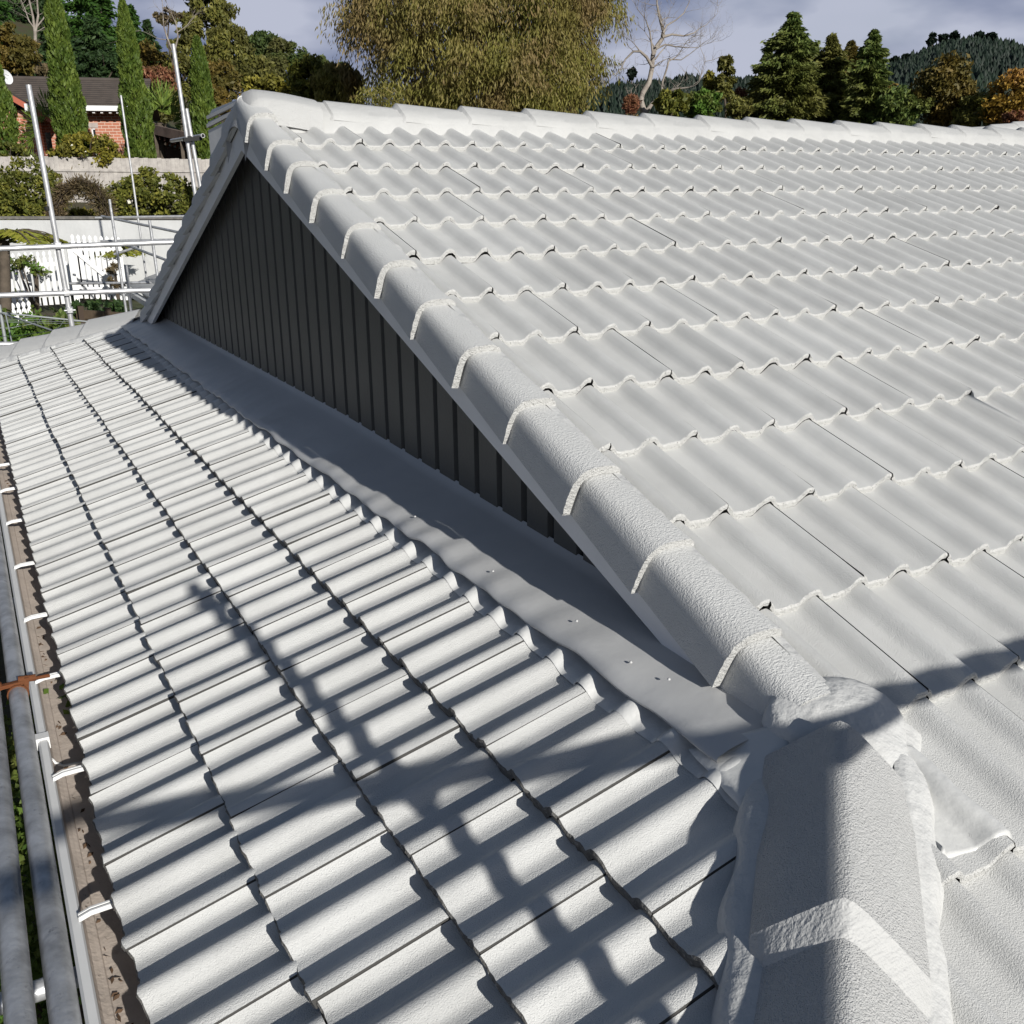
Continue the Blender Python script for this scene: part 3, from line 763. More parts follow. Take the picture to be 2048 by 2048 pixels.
cypress('shorter slim green cypress just left of the gable peak', 394, 305, 368, 70, 35.5, 28, 4)

def shrub(name, label, cat, x, y, d, hw, hh, matl, seed, leaf=.07, n=3500, nc=40, group=None, flowers=0, gz=None, asp=.5, base_y=None):
    c = at(x, y, d); s = px(d); rx = hw*s; rz = hh*s
    g0 = c.z-rz if gz is None else gz
    root = thing(name, label, cat, (c.x, c.y, g0), 0, group)
    g = np.random.default_rng(seed)
    C = clumpy(g, c, rx, rx*.8, rz, nc, n, min(rx, rz)*.42)
    leaves('foliage', C, leaf, matl, asp, None, 0, seed, root)
    mb = MB(); q = random.Random(seed)
    for k in range(5):
        e = c+Vector((q.uniform(-.6, .6)*rx, q.uniform(-.5, .5)*rx, q.uniform(.0, .7)*rz)); b = Vector((c.x+q.uniform(-.15, .15)*rx, c.y, g0-.1))
        mb.poly_tube([b, b.lerp(e, .5)+Vector((0, 0, .05)), e], [.03, .02, .008], 5)
    mb.build('stem', M_bark, root)
    if flowers:
        F = C[g.integers(0, len(C), flowers)]; F = np.asarray(c)+(F-np.asarray(c))*1.06
        leaves('blossom', F, .055, M_flower, .9, None, 0, seed+5, root)
    return root
# ---- shrubs along both sides of the paling fence
SG = 'flowering shrubs in front of the paling fence'
shrub('camellia_bush', 'yellow green bush under the brick house window, behind the fence', 'bush', 165, 284, 33.2, 62, 34, F_yel, 21, n=4200, flowers=10)
shrub('camellia_bush', 'small bush with white flowers at the foot of the leftmost cypress', 'bush', 12, 290, 32.9, 36, 18, F_shrub, 22, n=1800, flowers=14)
shrub('camellia_bush', 'broad flowering bush left of the brown arch, behind the near scaffold pole', 'bush', 62, 366, 28.5, 52, 58, F_shrub, 23, n=5200, nc=60, group=SG, flowers=26)
shrub('camellia_bush', 'flowering bush at the left picture edge in front of the fence', 'bush', -8, 378, 28.2, 42, 48, F_shrub, 24, n=3000, group=SG, flowers=16)
shrub('camellia_bush', 'low flowering bush right of the brown arch, behind the thin pole', 'bush', 240, 380, 28.3, 40, 46, F_shrub, 25, n=3600, group=SG, flowers=18)
shrub('camellia_bush', 'upright flowering bush between the thin pole and the twin poles', 'bush', 278, 376, 28.6, 26, 56, F_shrub, 26, n=3000, group=SG, flowers=12)
shrub('camellia_bush', 'flowering bush at the right end of the fence beside the gable', 'bush', 334, 382, 28.3, 36, 54, F_shrub, 27, n=3800, group=SG, flowers=14)
shrub('camellia_bush', 'small leafy bush seen through the brown arch', 'bush', 148, 412, 28.2, 34, 18, F_yel, 28, n=1300, group=SG, flowers=12)
# ---- brown arch of twigs over the path
root = thing('twig_arch', 'brown dead looking creeper grown into an arch by the fence', 'arch', tuple(at(150, 470, 26.5)))
g = np.random.default_rng(31); pts = []
path = [(104, 420), (108, 385), (122, 355), (150, 342), (178, 352), (195, 380), (203, 420), (210, 445), (213, 470)]
for i in range(len(path)-1):
    for k in range(10):
        f = k/10; x = path[i][0]+(path[i+1][0]-path[i][0])*f; y = path[i][1]+(path[i+1][1]-path[i][1])*f
        wd = 24 if 2 <= i <= 4 else (17 if i < 7 else 10)
        c = np.array(at(x, y+ (8 if 1 < i < 5 else 0), 26.5)); pts.append(c+g.normal(size=(110, 3))*np.array([wd, wd*1.1, wd*.8])*px(26.5)*.45)
C = np.concatenate(pts); leaves('creeper', C, .06, F_dead, .22, None, 0, 31, root)
mb = MB(); q = random.Random(4)
for k in range(70):
    i = q.randint(0, len(path)-2); a = at(path[i][0]+q.uniform(-8, 8), path[i][1]+q.uniform(-8, 8), 26.5+q.uniform(-.3, .3)); b = at(path[i+1][0]+q.uniform(-9, 9), path[i+1][1]+q.uniform(-9, 9), 26.5+q.uniform(-.3, .3))
    mb.poly_tube([a, a.lerp(b, .5)+Vector((q.gauss(0, .05), 0, q.gauss(0, .05))), b], [.014, .012, .008], 4)
for xx in (186, 196): mb.tube(at(xx, 372, 26.4), at(xx+8, 470, 26.4), .02, n=5)
mb.build('stems', mat('dry_stem', (.06, .045, .032), .9), root)
# ---- paling fence
M_pal = mat('weathered_timber', (.40, .375, .345), .85, .2, var=.45, vscale=5, col2=(.27, .25, .235), bumps=((40, .003, (3, 3, .3)),))
fa = at(-70, 293, 31); fb = at(430, 319, 35.2); fb.z = fa.z-.03
fence = thing('paling_fence', 'weathered grey timber paling fence below the brick house', 'fence', (fa.x, fa.y, fa.z-1.75))
d = (fb-fa); L_ = d.length; d.normalize(); nrm_ = Vector((d.y, -d.x, 0)); mb = MB(); q = random.Random(8); k = 0.
while k < L_:
    p = fa+d*k; h = q.uniform(-.025, .015); tl = q.uniform(-.006, .006)
    mb.beam(p+Vector((0, 0, -1.75))+nrm_*tl, p+Vector((0, 0, h))+nrm_*tl, .148, .018, up=nrm_); k += .151
mb.build('palings', M_pal, fence)
for zz in (-.42, -1.3):
    mb = MB(); mb.beam(fa+Vector((0, 0, zz))+nrm_*.035, fb+Vector((0, 0, zz))+nrm_*.035, .045, .09); mb.build('rail', M_pal, fence)
# ---- white retaining wall
M_wwall = mat('white_block_wall', (.78, .78, .76), .8, .2, var=.12, vscale=1.5, bumps=((8, .004),))
wa = at(-80, 411, 25.5); wb = at(420, 428, 22.5); wb.z = wa.z
rw = thing('retaining_wall', 'low white painted garden wall with dark capping below the bushes', 'wall', (wa.x, wa.y, wa.z-1.9))
d = (wb-wa).normalized(); n_ = Vector((d.y, -d.x, 0))
mb = MB(); mb.beam(wa+Vector((0, 0, -.95))-n_*.1, wb+Vector((0, 0, -.95))-n_*.1, .2, 1.8); mb.build('wall', M_wwall, rw)
mb = MB(); mb.beam(wa+Vector((0, 0, 0))-n_*.1, wb+Vector((0, 0, 0))-n_*.1, .26, .07); mb.build('capping', mat('wall_capping', (.25, .235, .21), .9, var=.4, vscale=8), rw)
mb = MB(); P = []
for f in np.linspace(0, 1, 14):
    p = wa.lerp(wb, f); P.append([p-n_*.2, p-n_*1.5+Vector((0, 0, -.02+.03*math.sin(f*19))), p-n_*5+Vector((0, 0, -.05)), p-n_*9+Vector((0, 0, .0))])
mb.grid(P, 0, True, True); structure(mb.build('garden_bed', mat('garden_soil', (.07, .05, .035), .95, var=.5, vscale=3, bumps=((9, .03),))))
# ---- white picket fence and gate
M_pick = mat('white_pickets', (.70, .70, .69), .5, .35, var=.06, vscale=4)
def pickets(root, x0, y0t, x1, y1t, d0, d1, n, hgt_, pname, wdt=.085):
    a = at(x0, y0t, d0); b = at(x1, y1t, d1); b.z = a.z+(b.z-a.z); dd = (b-a); n__ = Vector((dd.y, -dd.x, 0)).normalized(); mb = MB()
    xx = Vector((dd.x, dd.y, 0)).normalized()
    for i in range(n):
        p = a+dd*((i+.5)/n); w = wdt/2
        sh = [(-w, -hgt_), (w, -hgt_), (w, -.17), (w*.45, -.13), (w*.85, -.075), (w*.75, -.04), (0, 0), (-w*.75, -.04), (-w*.85, -.075), (-w*.45, -.13), (-w, -.17)]
        f_ = [p+xx*u+Vector((0, 0, z)) for u, z in sh]; m = len(f_)
        mb.add(f_+[v-n__*.02 for v in f_], [tuple(range(m)), tuple(range(2*m-1, m-1, -1))]+[(j, m+j, m+(j+1) % m, (j+1) % m) for j in range(m)])
    mb.build(pname, M_pick, root)
    for zz in (-.30, -hgt_+.22):
        mb = MB(); mb.beam(a+Vector((0, 0, zz))-n__*.04, b+Vector((0, 0, zz))-n__*.04, .035, .09); mb.build('rail', M_pick, root)
    return a, b, n__
pf = thing('picket_fence', 'white picket fence with shaped tops left of the gate', 'fence', tuple(at(70, 575, 21.5)))
pickets(pf, 6, 478, 122, 470, 21.4, 21.6, 10, 1.18, 'pickets')
mb = MB(); p = at(112, 455, 21.6); mb.beam(p, p-Vector((0, 0, 1.4)), .11, .11); mb.build('post', M_pick, pf)
pg = thing('picket_gate', 'white picket gate with a diagonal brace, taller than the fence beside it', 'gate', tuple(at(180, 555, 21.8)))
a, b, n__ = pickets(pg, 130, 441, 228, 447, 21.8, 22.2, 9, 1.42, 'pickets')
mb = MB(); mb.beam(a+Vector((.05, 0, -.34))+n__*.02, b+Vector((-.1, 0, -1.2))+n__*.02, .03, .09); mb.build('brace', M_pick, pg)
mb = MB(); p = at(131, 470, 21.7); mb.beam(p, p-Vector((0, 0, 1.5)), .11, .11); mb.build('post', M_pick, pg)
pl = thing('picket_fence', 'small white picket corner showing below the long fence by the hedge', 'fence', tuple(at(40, 600, 19.5)))
pickets(pl, 18, 572, 58, 566, 19.4, 19.6, 4, .75, 'pickets')
shrub('creeper', 'dark thin creeper climbing the left picket fence', 'plant', 52, 500, 21.2, 34, 26, F_hedge, 46, leaf=.05, n=420, nc=12, gz=-2.7)
shrub('creeper', 'twiggy dry plant against the right end of the picket gate', 'plant', 218, 520, 21.9, 16, 30, F_dead, 47, leaf=.06, n=700, nc=14, gz=-2.7, asp=.2)
# bird bath
bb = thing('bird_bath', 'dark bird bath bowl on a pedestal behind the picket gate', 'bird bath', tuple(at(147, 540, 23)))
c = at(146, 462, 23); mb = MB(); mb.lathe([(0, -.06), (.10, -.07), (.30, -.01), (.37, .03), (.36, .045), (.29, .02), (0, -.03)], c, 18); mb.build('bowl', mat('dark_metal', (.02, .02, .022), .5), bb)
mb = MB(); mb.lathe([(.05, -.06), (.10, -.14), (.17, -.24), (.14, -.30), (.07, -.36), (.06, -.9), (.17, -1.05)], c, 14); mb.build('pedestal', mat('dark_metal', (.02, .02, .022), .5), bb)
# ---- hedge and dark patio
hd = thing('hedge', 'clipped green hedge at the left edge behind the far hip', 'hedge', tuple(at(60, 690, 16)))
g = np.random.default_rng(40); n = 15000
A_ = np.array(at(-60, 592, 16.2)); B_ = np.array(at(140, 600, 15.6)); f = g.random((n, 1))
C = A_+(B_-A_)*f; z = g.random(n)**.8*2.0; C[:, 2] += -z+.10*np.sin(f[:, 0]*23)+.06*np.sin(f[:, 0]*61); thick = .5*g.random(n)**.4*np.where(g.random(n) < .75, -1, 1)
C[:, 1] += thick; C += g.normal(size=C.shape)*.05
leaves('foliage', C, .055, F_hedge, .55, None, 0, 40, hd)
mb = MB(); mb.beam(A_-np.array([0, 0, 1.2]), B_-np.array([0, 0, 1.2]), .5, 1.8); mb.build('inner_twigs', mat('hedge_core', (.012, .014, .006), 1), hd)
pt = thing('timber_planter', 'brown timber planter wall in the shade beyond the far hip', 'planter', tuple(at(190, 640, 18)))
mb = MB()
a = at(146, 592, 18); b = at(262, 580, 17.2); b.z = a.z
for k in range(5): mb.beam(a-Vector((0, 0, .17*k)), b-Vector((0, 0, .17*k)), .06, .155)
mb.build('boards', mat('brown_timber', (.14, .10, .065), .85, var=.4, vscale=4, bumps=((20, .004),)), pt)
M_dpost = mat('dark_post', (.05, .035, .025), .9)
for f in (.06, .5, .94):
    mb = MB(); p = a.lerp(b, f)+Vector((0, -.06, .15)); mb.beam(p, p-Vector((0, 0, 1.3)), .10, .10); mb.build('post', M_dpost, pt)
shrub('dark_bush', 'dark leafy bush above the brown planter, in shade', 'bush', 185, 582, 18.3, 55, 15, F_pine, 41, leaf=.06, n=2600)
shrub('dark_bush', 'dark bush below the planter boards beside the gable foot', 'bush', 225, 618, 15.5, 40, 18, F_pine, 42, leaf=.05, n=2000)
shrub('low_bush', 'green leafy bush on the ground under the gutter at the lower left', 'bush', 135, 1760, 3.4, 210, 480, F_hedge, 43, leaf=.014, n=16000, nc=160, gz=-4.1, asp=.7)
# ---- rotary clothesline
cl = thing('clothesline', 'thin grey rotary clothesline with slack wires above the hedge', 'clothesline', tuple(at(20, 700, 12.5)))
M_wire = mat('grey_wire', (.30, .32, .32), .5, .4, .3); c = at(1, 590, 12.5); mb = MB(); mb.tube(c+Vector((0, 0, .1)), c-Vector((0, 0, 2.4)), .022, n=8); mb.build('post', M_wire, cl)
tips = [at(190, 655, 11), at(215, 612, 13.5), at(-120, 600, 14), at(-100, 680, 10.5)]
mb = MB()
for t_ in tips: mb.tube(c, t_, .012, n=6)
mb.build('arm', M_wire, cl)
mb = MB()
for k in (.35, .55, .75, .95):
    for i in range(4):
        a = c.lerp(tips[i], k); b = c.lerp(tips[(i+1) % 4], k); mb.poly_tube([a, a.lerp(b, .5)-Vector((0, 0, .03)), b], [.0035]*3, 4)
mb.tube(at(10, 590, 11.6), at(32, 690, 11.2), .008, n=5); mb.tube(at(168, 630, 11.5), at(170, 675, 11.5), .035, n=6)
mb.build('wire', M_wire, cl)
# ---- fern and palms
def fronds(root, name, c, n, length, droop, matl, seed, up=.5, leafl=.16, spread=1., dirs=None):
    g = np.random.default_rng(seed); C = []; A = []; mb = MB(); c = np.array(c)
    for k in range(n):
        a = 2*PI*k/n+g.normal()*.2 if dirs is None else R(dirs[k % len(dirs)]+g.normal()*8)
        dh = np.array([math.cos(a), math.sin(a), 0]); side = np.array([-dh[1], dh[0], 0]); Lk = length*g.uniform(.8, 1.1); pl_ = []
        for i in range(23):
            f = i/22; p = c+dh*Lk*f*spread+np.array([0, 0, Lk*(up*f*1.5-droop*f*f)]); pl_.append(Vector(p))
            if i > 3:
                w = leafl*math.sin(PI*min(1, f*.95+.04))**.7
                for sgn in (-1, 1):
                    for m in range(3):
                        C.append(p+side*sgn*w*(.5+.1*m)+g.normal(size=3)*.012-np.array([0, 0, w*.25])); A.append(side*sgn+dh*.6-np.array([0, 0, .35]))
        mb.poly_tube(pl_[::3], [.014]*len(pl_[::3]), 4)
    mb.build('stalk', M_bark, root)
    A = np.array(A); A /= np.linalg.norm(A, axis=1, keepdims=True)
    leaves(name, C, leafl*.62, matl, .2, A, .9, seed, root)
tf = thing('tree_fern', 'yellow green tree fern with drooping fronds in front of the white wall', 'fern', tuple(at(12, 560, 18)))
fronds(tf, 'fronds', at(8, 452, 18), 13, 1.15, .75, F_fern, 51, up=.45, leafl=.2)
mb = MB(); mb.tube(at(8, 455, 18), at(10, 590, 18), .09, .11, n=8); mb.build('trunk', M_bark, tf)
tf = thing('tree_fern', 'low fern spreading between the picket gate and the small white roof', 'fern', tuple(at(225, 500, 21)))
fronds(tf, 'fronds', at(222, 468, 22.6), 11, .55, .8, F_fern, 52, up=.35, leafl=.18)
def fanpalm(label, x, y, d, n, ln, seed, dirs):
    root = thing('fan_palm', label, 'palm', tuple(at(x, y+40, d))); c = np.array(at(x, y, d)); g = np.random.default_rng(seed); C = []; A = []
    for k in range(n):
        rt = ROT[0]*math.cos(R(dirs[k % len(dirs)]))-ROT[1]*math.sin(R(dirs[k % len(dirs)])); rt = rt+ROT[2]*g.normal()*.3
        rt /= np.linalg.norm(rt); hub = c+rt*ln*.35+g.normal(size=3)*.08
        for j in range(26):
            a = (j/25-.5)*2.3; s_d = rt*math.cos(a)+np.cross(rt, ROT[2])*math.sin(a)+ROT[2]*g.normal()*.12
            for f in (.3, .6, .88): C.append(hub+s_d*ln*.62*f); A.append(s_d)
    leaves('blades', C, ln*.13, F_palm, .13, np.array(A), .97, seed, root)
    mb = MB(); mb.tube(Vector(c), Vector(c)-Vector((0, 0, 1.6)), .10, .12, n=7); mb.build('trunk', M_bark, root)
fanpalm('light green fan palm above the old pergola beam', 300, 232, 37, 6, 1.5, 61, (100, 70, 130, 45, 85, 20))
fanpalm('dark fan palm between the near scaffold pole and the second cypress', 90, 250, 36.5, 7, 1.6, 62, (60, 20, 120, 170, 80, -20, 200))
# ================================================================== brick house
M_brick = bpy.data.materials.new('orange_brick'); M_brick.use_nodes = True
t = M_brick.node_tree; bs = t.nodes['Principled BSDF']; bs.inputs['Roughness'].default_value = .85
tcn = t.nodes.new('ShaderNodeTexCoord'); br = t.nodes.new('ShaderNodeTexBrick'); mpn = t.nodes.new('ShaderNodeMapping')
mpn.inputs['Rotation'].default_value = (R(90), 0, 0)
br.inputs['Color1'].default_value = (.40, .145, .085, 1); br.inputs['Color2'].default_value = (.30, .115, .07, 1); br.inputs['Mortar'].default_value = (.52, .42, .34, 1)
br.inputs['Scale'].default_value = 1; br.inputs['Mortar Size'].default_value = .010; br.inputs['Brick Width'].default_value = .29; br.inputs['Row Height'].default_value = .115; br.inputs['Mortar Smooth'].default_value = .2; br.inputs['Bias'].default_value = -.1
t.links.new(tcn.outputs['Object'], mpn.inputs[0]); t.links.new(mpn.outputs[0], br.inputs['Vector']); t.links.new(br.outputs['Color'], bs.inputs['Base Color'])
M_broof = mat('dark_brown_shingle', (.075, .062, .054), .85, .2, var=.25, vscale=2, bumps=((3, .02, (1, 1, 1)),))
bhp = at(120, 330, 41); bang = math.atan2(ROT[0][1], ROT[0][0])+R(15)
bh = thing('brick_house', 'orange brick house with dark brown roof behind the cypresses', 'house', (bhp.x, bhp.y, bhp.z), bang)
def loc(p): return WM(bh).inverted() @ Vector(p)
def lpart(mb, name, mats):
    o = bpy.data.objects.new(name, mb.mesh(name, mats)); COL.objects.link(o); o.parent = bh; return o
def U(x, y, depth=0):   # pixel -> local x,z on the local plane y=depth
    o_ = loc(CAM); q_ = loc(CAM+ray(x, y)); dd = q_-o_; t_ = (depth-o_.y)/dd.y; p = o_+dd*t_; return p
w0 = U(150, 214); w1 = U(243, 300); eave = U(200, 205, -.6); ridge = U(200, 152, 3.2)
xl = U(20, 150, 3.2).x-4; xr = U(243, 150, 0).x+.15
win = (U(172, 242), U(184.5, 262)); win2 = (U(177, 270), U(187.5, 305))
mb = MB(); zb = -2.5; zt = eave.z
wx0 = win[0].x; wx1 = win2[1].x
mb.box((xl, 0, zb), (wx0, .25, zt)); mb.box((wx1, 0, zb), (xr, .25, zt)); mb.box((wx0, .001, win[0].z), (wx1, .249, zt)); mb.box((xr-.25, .25, zb), (xr, 6, zt))
wing_x = U(64, 250, -2).x; wl = U(-120, 250, -2).x
wz = U(98, 229, -2.5).z
mb.box((wl, -2, zb), (wing_x, -1.75, U(64, 208, -2).z)); mb.box((wing_x-.25, -1.75, zb), (wing_x, 0, U(64, 208, -2).z))
lpart(mb, 'wall', M_brick)
# roof with real courses of shingles
mb = MB(); nrow = 13; y0, z0 = -.65, eave.z+.05; y1, z1 = 3.2, ridge.z
for i in range(nrow):
    fa_, fb_ = i/nrow, (i+1)/nrow
    ya, za = y0+(y1-y0)*fa_, z0+(z1-z0)*fa_; yb, zb_ = y0+(y1-y0)*fb_, z0+(z1-z0)*fb_
    nx = 60; rowa = [Vector((xl+(xr+.5-xl)*k/nx, ya-.02, za+.05+.012*math.sin(k*2.2))) for k in range(nx+1)]
    rowb = [Vector((p.x, yb, zb_+.005)) for p in rowa]; rowc = [p-Vector((0, 0, .06)) for p in rowa]
    mb.grid([rowc, rowa, rowb], 0, False)
mb.add([(xl, y1, z1), (xr+.5, y1, z1), (xr+.5, 7.2, z0), (xl, 7.2, z0)], [(0, 1, 2, 3)])
rf = lpart(mb, 'roof', M_broof)
mb = MB(); mb.tube((xl, y1, z1+.02), (xr+.5, y1, z1+.02), .10, n=8); lpart(mb, 'ridge_cap', M_broof)
# wing roof, gable end towards us
rz_ = U(14, 178, -2.3).z; rx_ = wl+ (wing_x-wl)*.35
er = U(99, 229, -2.4); el = U(18, 182, -2.4)
mb = MB()
sl = (el.z-er.z)/(el.x-er.x); xpk = el.x-3.0; zpk = el.z-sl*3.0
mb.add([(er.x, -2.5, er.z+.12), (er.x, 1.5, er.z+.12), (xpk, 1.5, zpk+.12), (xpk, -2.5, zpk+.12)], [(0, 1, 2, 3)])
lpart(mb, 'roof', M_broof)
mb = MB(); mb.beam((er.x, -2.52, er.z), (xpk, -2.52, zpk), .04, .20); o = lpart(mb, 'barge_board', mat('red_barge', (.33, .09, .05), .6)); 
mb = MB(); p = U(53.5, 203, -2.55); mb.box((p.x-.13, -2.6, p.z-.14), (p.x+.13, -1.9, p.z+.14)); lpart(mb, 'beam_end', M_white)
mb = MB(); mb.add([(er.x, -2.45, er.z-.05), (er.x, -1.7, er.z-.05), (xpk, -1.7, zpk-.05), (xpk, -2.45, zpk-.05)], [(0, 3, 2, 1)]); lpart(mb, 'soffit', mat('dark_soffit', (.05, .045, .04), .9))
ge = eave.z
mb = MB(); ex0 = U(98, 205, -.7).x
mb.box((ex0, -.80, ge-.10), (xr+.45, -.68, ge+.10)); lpart(mb, 'gutter', M_white)
mb = MB(); mb.box((xl, -.66, ge-.06), (xr+.4, 0, ge-.03))
lpart(mb, 'soffit', mat('dark_soffit', (.05, .045, .04), .9))
mb = MB()
for x in (161, 177, 192, 208, 222): p = U(x, 211, -.6); mb.box((p.x-.05, -.68, ge-.18), (p.x+.05, -.2, ge-.09))
lpart(mb, 'rafter_end', M_white)
for (a_, b_) in (win, win2):
    fr = MB(); xa, xb, za, zb_ = a_.x, b_.x, b_.z, a_.z
    for lo, hi in (((xa, .02, za), (xa+.055, .1, zb_)), ((xb-.055, .02, za), (xb, .1, zb_)), ((xa, .02, za), (xb, .1, za+.06)), ((xa, .02, zb_-.05), (xb, .1, zb_))): fr.box(lo, hi)
    w = lpart(fr, 'window', M_white); gm = MB(); gm.box((xa+.03, .07, za+.03), (xb-.03, .08, zb_-.03))
    gl = bpy.data.objects.new('pane', gm.mesh('pane', mat('dark_window_glass', (.02, .022, .026), .08, .6))); COL.objects.link(gl); gl.parent = w
mb = MB(); mb.box((win[0].x, .05, win2[0].z), (wx1, .2, win[1].z)); lpart(mb, 'wall', M_brick)
mb = MB(); p, q_ = U(165, 232), U(185.5, 241); mb.box((p.x, -.02, q_.z), (q_.x, .1, p.z)); lpart(mb, 'lintel', mat('concrete_lintel', (.38, .33, .30), .9, var=.2))
mb = MB(); p, q_ = U(217, 295), U(233, 301); mb.box((p.x, -.012, q_.z), (q_.x, .05, p.z))
for i in range(5): xx = p.x+(q_.x-p.x)*(i+.5)/5; mb.box((xx-.015, -.022, q_.z+.01), (xx+.015, -.005, p.z-.01))
lpart(mb, 'vent', mat('grey_vent', (.30, .28, .26), .8))
mb = MB(); a = U(233, 226, -.07); b = U(246, 323, -.07); mb.tube((a.x, -.07, a.z), (a.x, -.07, -2.3), .045, n=8); lpart(mb, 'downpipe', mat('cream_pipe', (.55, .45, .38), .6))
# dish
sd = thing('satellite_dish', 'pale satellite dish on the house roof, half behind the leftmost cypress', 'dish', tuple(at(12, 165, 38)))
c = at(9, 146, 38); mb = MB(); ax_ = (Vector(CAM)-c).normalized()+Vector((.55, .1, .25)); ax_.normalize(); x = ax_.orthogonal().normalized(); y = ax_.cross(x); P = []
for i in range(6):
    r_ = .25*i/5; P.append([c+x*(r_*math.cos(k*PI/10))+y*(r_*math.sin(k*PI/10)*1.15)+ax_*(.10*(i/5)**2) for k in range(21)])
mb.grid(P, 0, True); mb.build('reflector', mat('dish_grey', (.55, .56, .57), .5), sd)
mb = MB(); mb.tube(c-ax_*.02, c-ax_*.3-Vector((0, 0, .5)), .03, n=6); mb.tube(c-y*.22, c+ax_*.28, .010, n=5); mb.build('arm', M_galv, sd)
# ---- old pergola
pgl = thing('pergola', 'old brown timber pergola with a weathered beam and dark space below', 'pergola', tuple(at(310, 320, 37)))
mb = MB(); a, b = at(290, 244, 37), at(362, 261, 35); mb.beam(a, b, .12, .33); mb.build('beam', mat('weathered_beam', (.19, .14, .115), .85, var=.4, vscale=3), pgl)
mb = MB()
for f in np.linspace(.02, .98, 8): p = a.lerp(b, f)-Vector((0, 0, .24)); mb.beam(p, p+Vector((.3, 2.4, -.05)), .06, .14)
mb.build('rafter', mat('brown_rafter', (.11, .06, .045), .9), pgl)
for f in (.03, .72):
    mb = MB(); p = a.lerp(b, f); mb.beam(p, p-Vector((0, 0, 2.2)), .12, .12); mb.build('post', M_bark, pgl)
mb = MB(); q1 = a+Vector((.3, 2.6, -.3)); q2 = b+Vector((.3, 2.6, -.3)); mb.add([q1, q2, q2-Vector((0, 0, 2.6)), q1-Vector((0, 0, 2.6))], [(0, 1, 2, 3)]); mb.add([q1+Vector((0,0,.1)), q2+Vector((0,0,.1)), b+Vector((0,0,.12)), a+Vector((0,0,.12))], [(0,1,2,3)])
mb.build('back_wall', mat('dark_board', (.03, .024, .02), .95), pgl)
mb = MB(); u0, u1 = a.lerp(b, .25)-Vector((0, 0, 1.25)), b-Vector((0, 0, 1.25)); n_ = 22
for i in range(n_):
    f = i/n_; p = u0.lerp(u1, f); h = .8
    mb.beam(p, p+(u1-u0).normalized()*h-Vector((0, 0, h)), .012, .03); mb.beam(p+(u1-u0).normalized()*h, p-Vector((0, 0, h)), .012, .03)
mb.build('lattice', mat('brown_lattice', (.085, .06, .05), .9), pgl)
# ---- white roofed neighbour just left of the gable
nb = thing('neighbour_house', 'grey metal roofed house with white gutters peeking out left of the gable peak', 'house', tuple(at(415, 260, 26)))
mb = MB(); a, b = at(392, 222, 26), at(450, 194, 24.3); mb.beam(a, b, .07, .085); mb.build('gutter', M_white, nb)
mb = MB(); a2, b2 = at(392, 238, 25.6), at(446, 210, 24.1); mb.beam(a2, b2, .07, .085); mb.build('gutter', M_white, nb)
mb = MB(); up_ = Vector((.5, 1.6, .33)); mb.add([a, b, b+up_*.6, a+up_], [(0, 1, 2, 3)]); mb.add([a2+Vector((0,.1,.02)), b2+Vector((0,.1,.02)), b-Vector((0,0,.1)), a-Vector((0,0,.1))], [(0,1,2,3)]); mb.build('roof', mat('grey_metal_roof', (.17, .19, .22), .5, var=.2, vscale=4), nb)
mb = MB(); mb.add([a2-Vector((0, 0, .1)), b2-Vector((0, 0, .1)), b2-Vector((0, 0, 3)), a2-Vector((0, 0, 3))], [(0, 1, 2, 3)]); mb.build('wall', M_wwall, nb)
# ---- small outbuilding with a tiled roof and its own scaffold
ob = thing('outbuilding', 'small white tiled outbuilding with saw edged roof courses and dark gutter', 'outbuilding', tuple(at(280, 600, 18)))
za = at(246, 541, 20).z; ea = at(246, 541, 20); eb = atz(330, 590, za); dv = (eb-ea); ln_ = dv.length; dv.normalize(); upv = Vector((-dv.y, dv.x, 0))
if upv.dot(Vector((1, 0, 0))) < 0: upv = -upv
mb = MB()
def obp(u, s, n): p = ea+dv*u+upv*(s*.92)+Vector((0, 0, s*.36)); return p+Vector((0, 0, n))
us = np.linspace(-.2, ln_+4, 190)
for r_ in range(7):
    s0, s1 = r_*.34, (r_+1)*.34
    mb.grid([[obp(u, s1, prof(u)-.02) for u in us], [obp(u, s0, prof(u)+.004) for u in us], [obp(u, s0+.002, prof(u)-.022) for u in us]], 0, True)
mb.build('roof', M_tile, ob)
mb = MB(); mb.beam(obp(-.25, -.03, -.10), obp(ln_+4, -.03, -.10), .11, .10); mb.build('gutter', M_white, ob)
mb = MB(); w_a = obp(-.1, .25, -.2); w_b = obp(ln_+4, .25, -.2); mb.add([w_a, w_b, w_b-Vector((0, 0, 2.4)), w_a-Vector((0, 0, 2.4))], [(0, 1, 2, 3)]); mb.build('wall', M_wwall, ob)
sc2 = thing('scaffold', 'distant galvanised scaffold frame with thin tall pole beside the outbuilding', 'scaffold', tuple(at(240, 600, 19)))
def seg(x0, y0, d0, x1, y1, d1, name, m=M_galv2, r=TR): pole(at(x0, y0, d0), at(x1, y1, d1), name, m, r, sc2)
vpole(228, 180, 263, 430, 18.3, par=sc2, r=.0225)
seg(180, 411, 19, 350, 408, 19, 'guard_rail'); seg(190, 455, 19.6, 345, 452, 19.6, 'guard_rail', M_galv)
vpole(206.5, 376, 234, 560, 14.2, M_galv, par=sc2); vpole(282, 416, 297, 520, 13.2, M_galv, par=sc2)
seg(192, 408, 19, 345, 440, 17.5, 'brace', M_galv); seg(238, 462, 18.5, 330, 497, 17, 'brace', M_galv)
seg(215, 480, 19, 262, 465, 19, 'ledger_tube', M_galv); seg(130, 535, 18.5, 285, 533, 18.5, 'ledger_tube', M_galv)
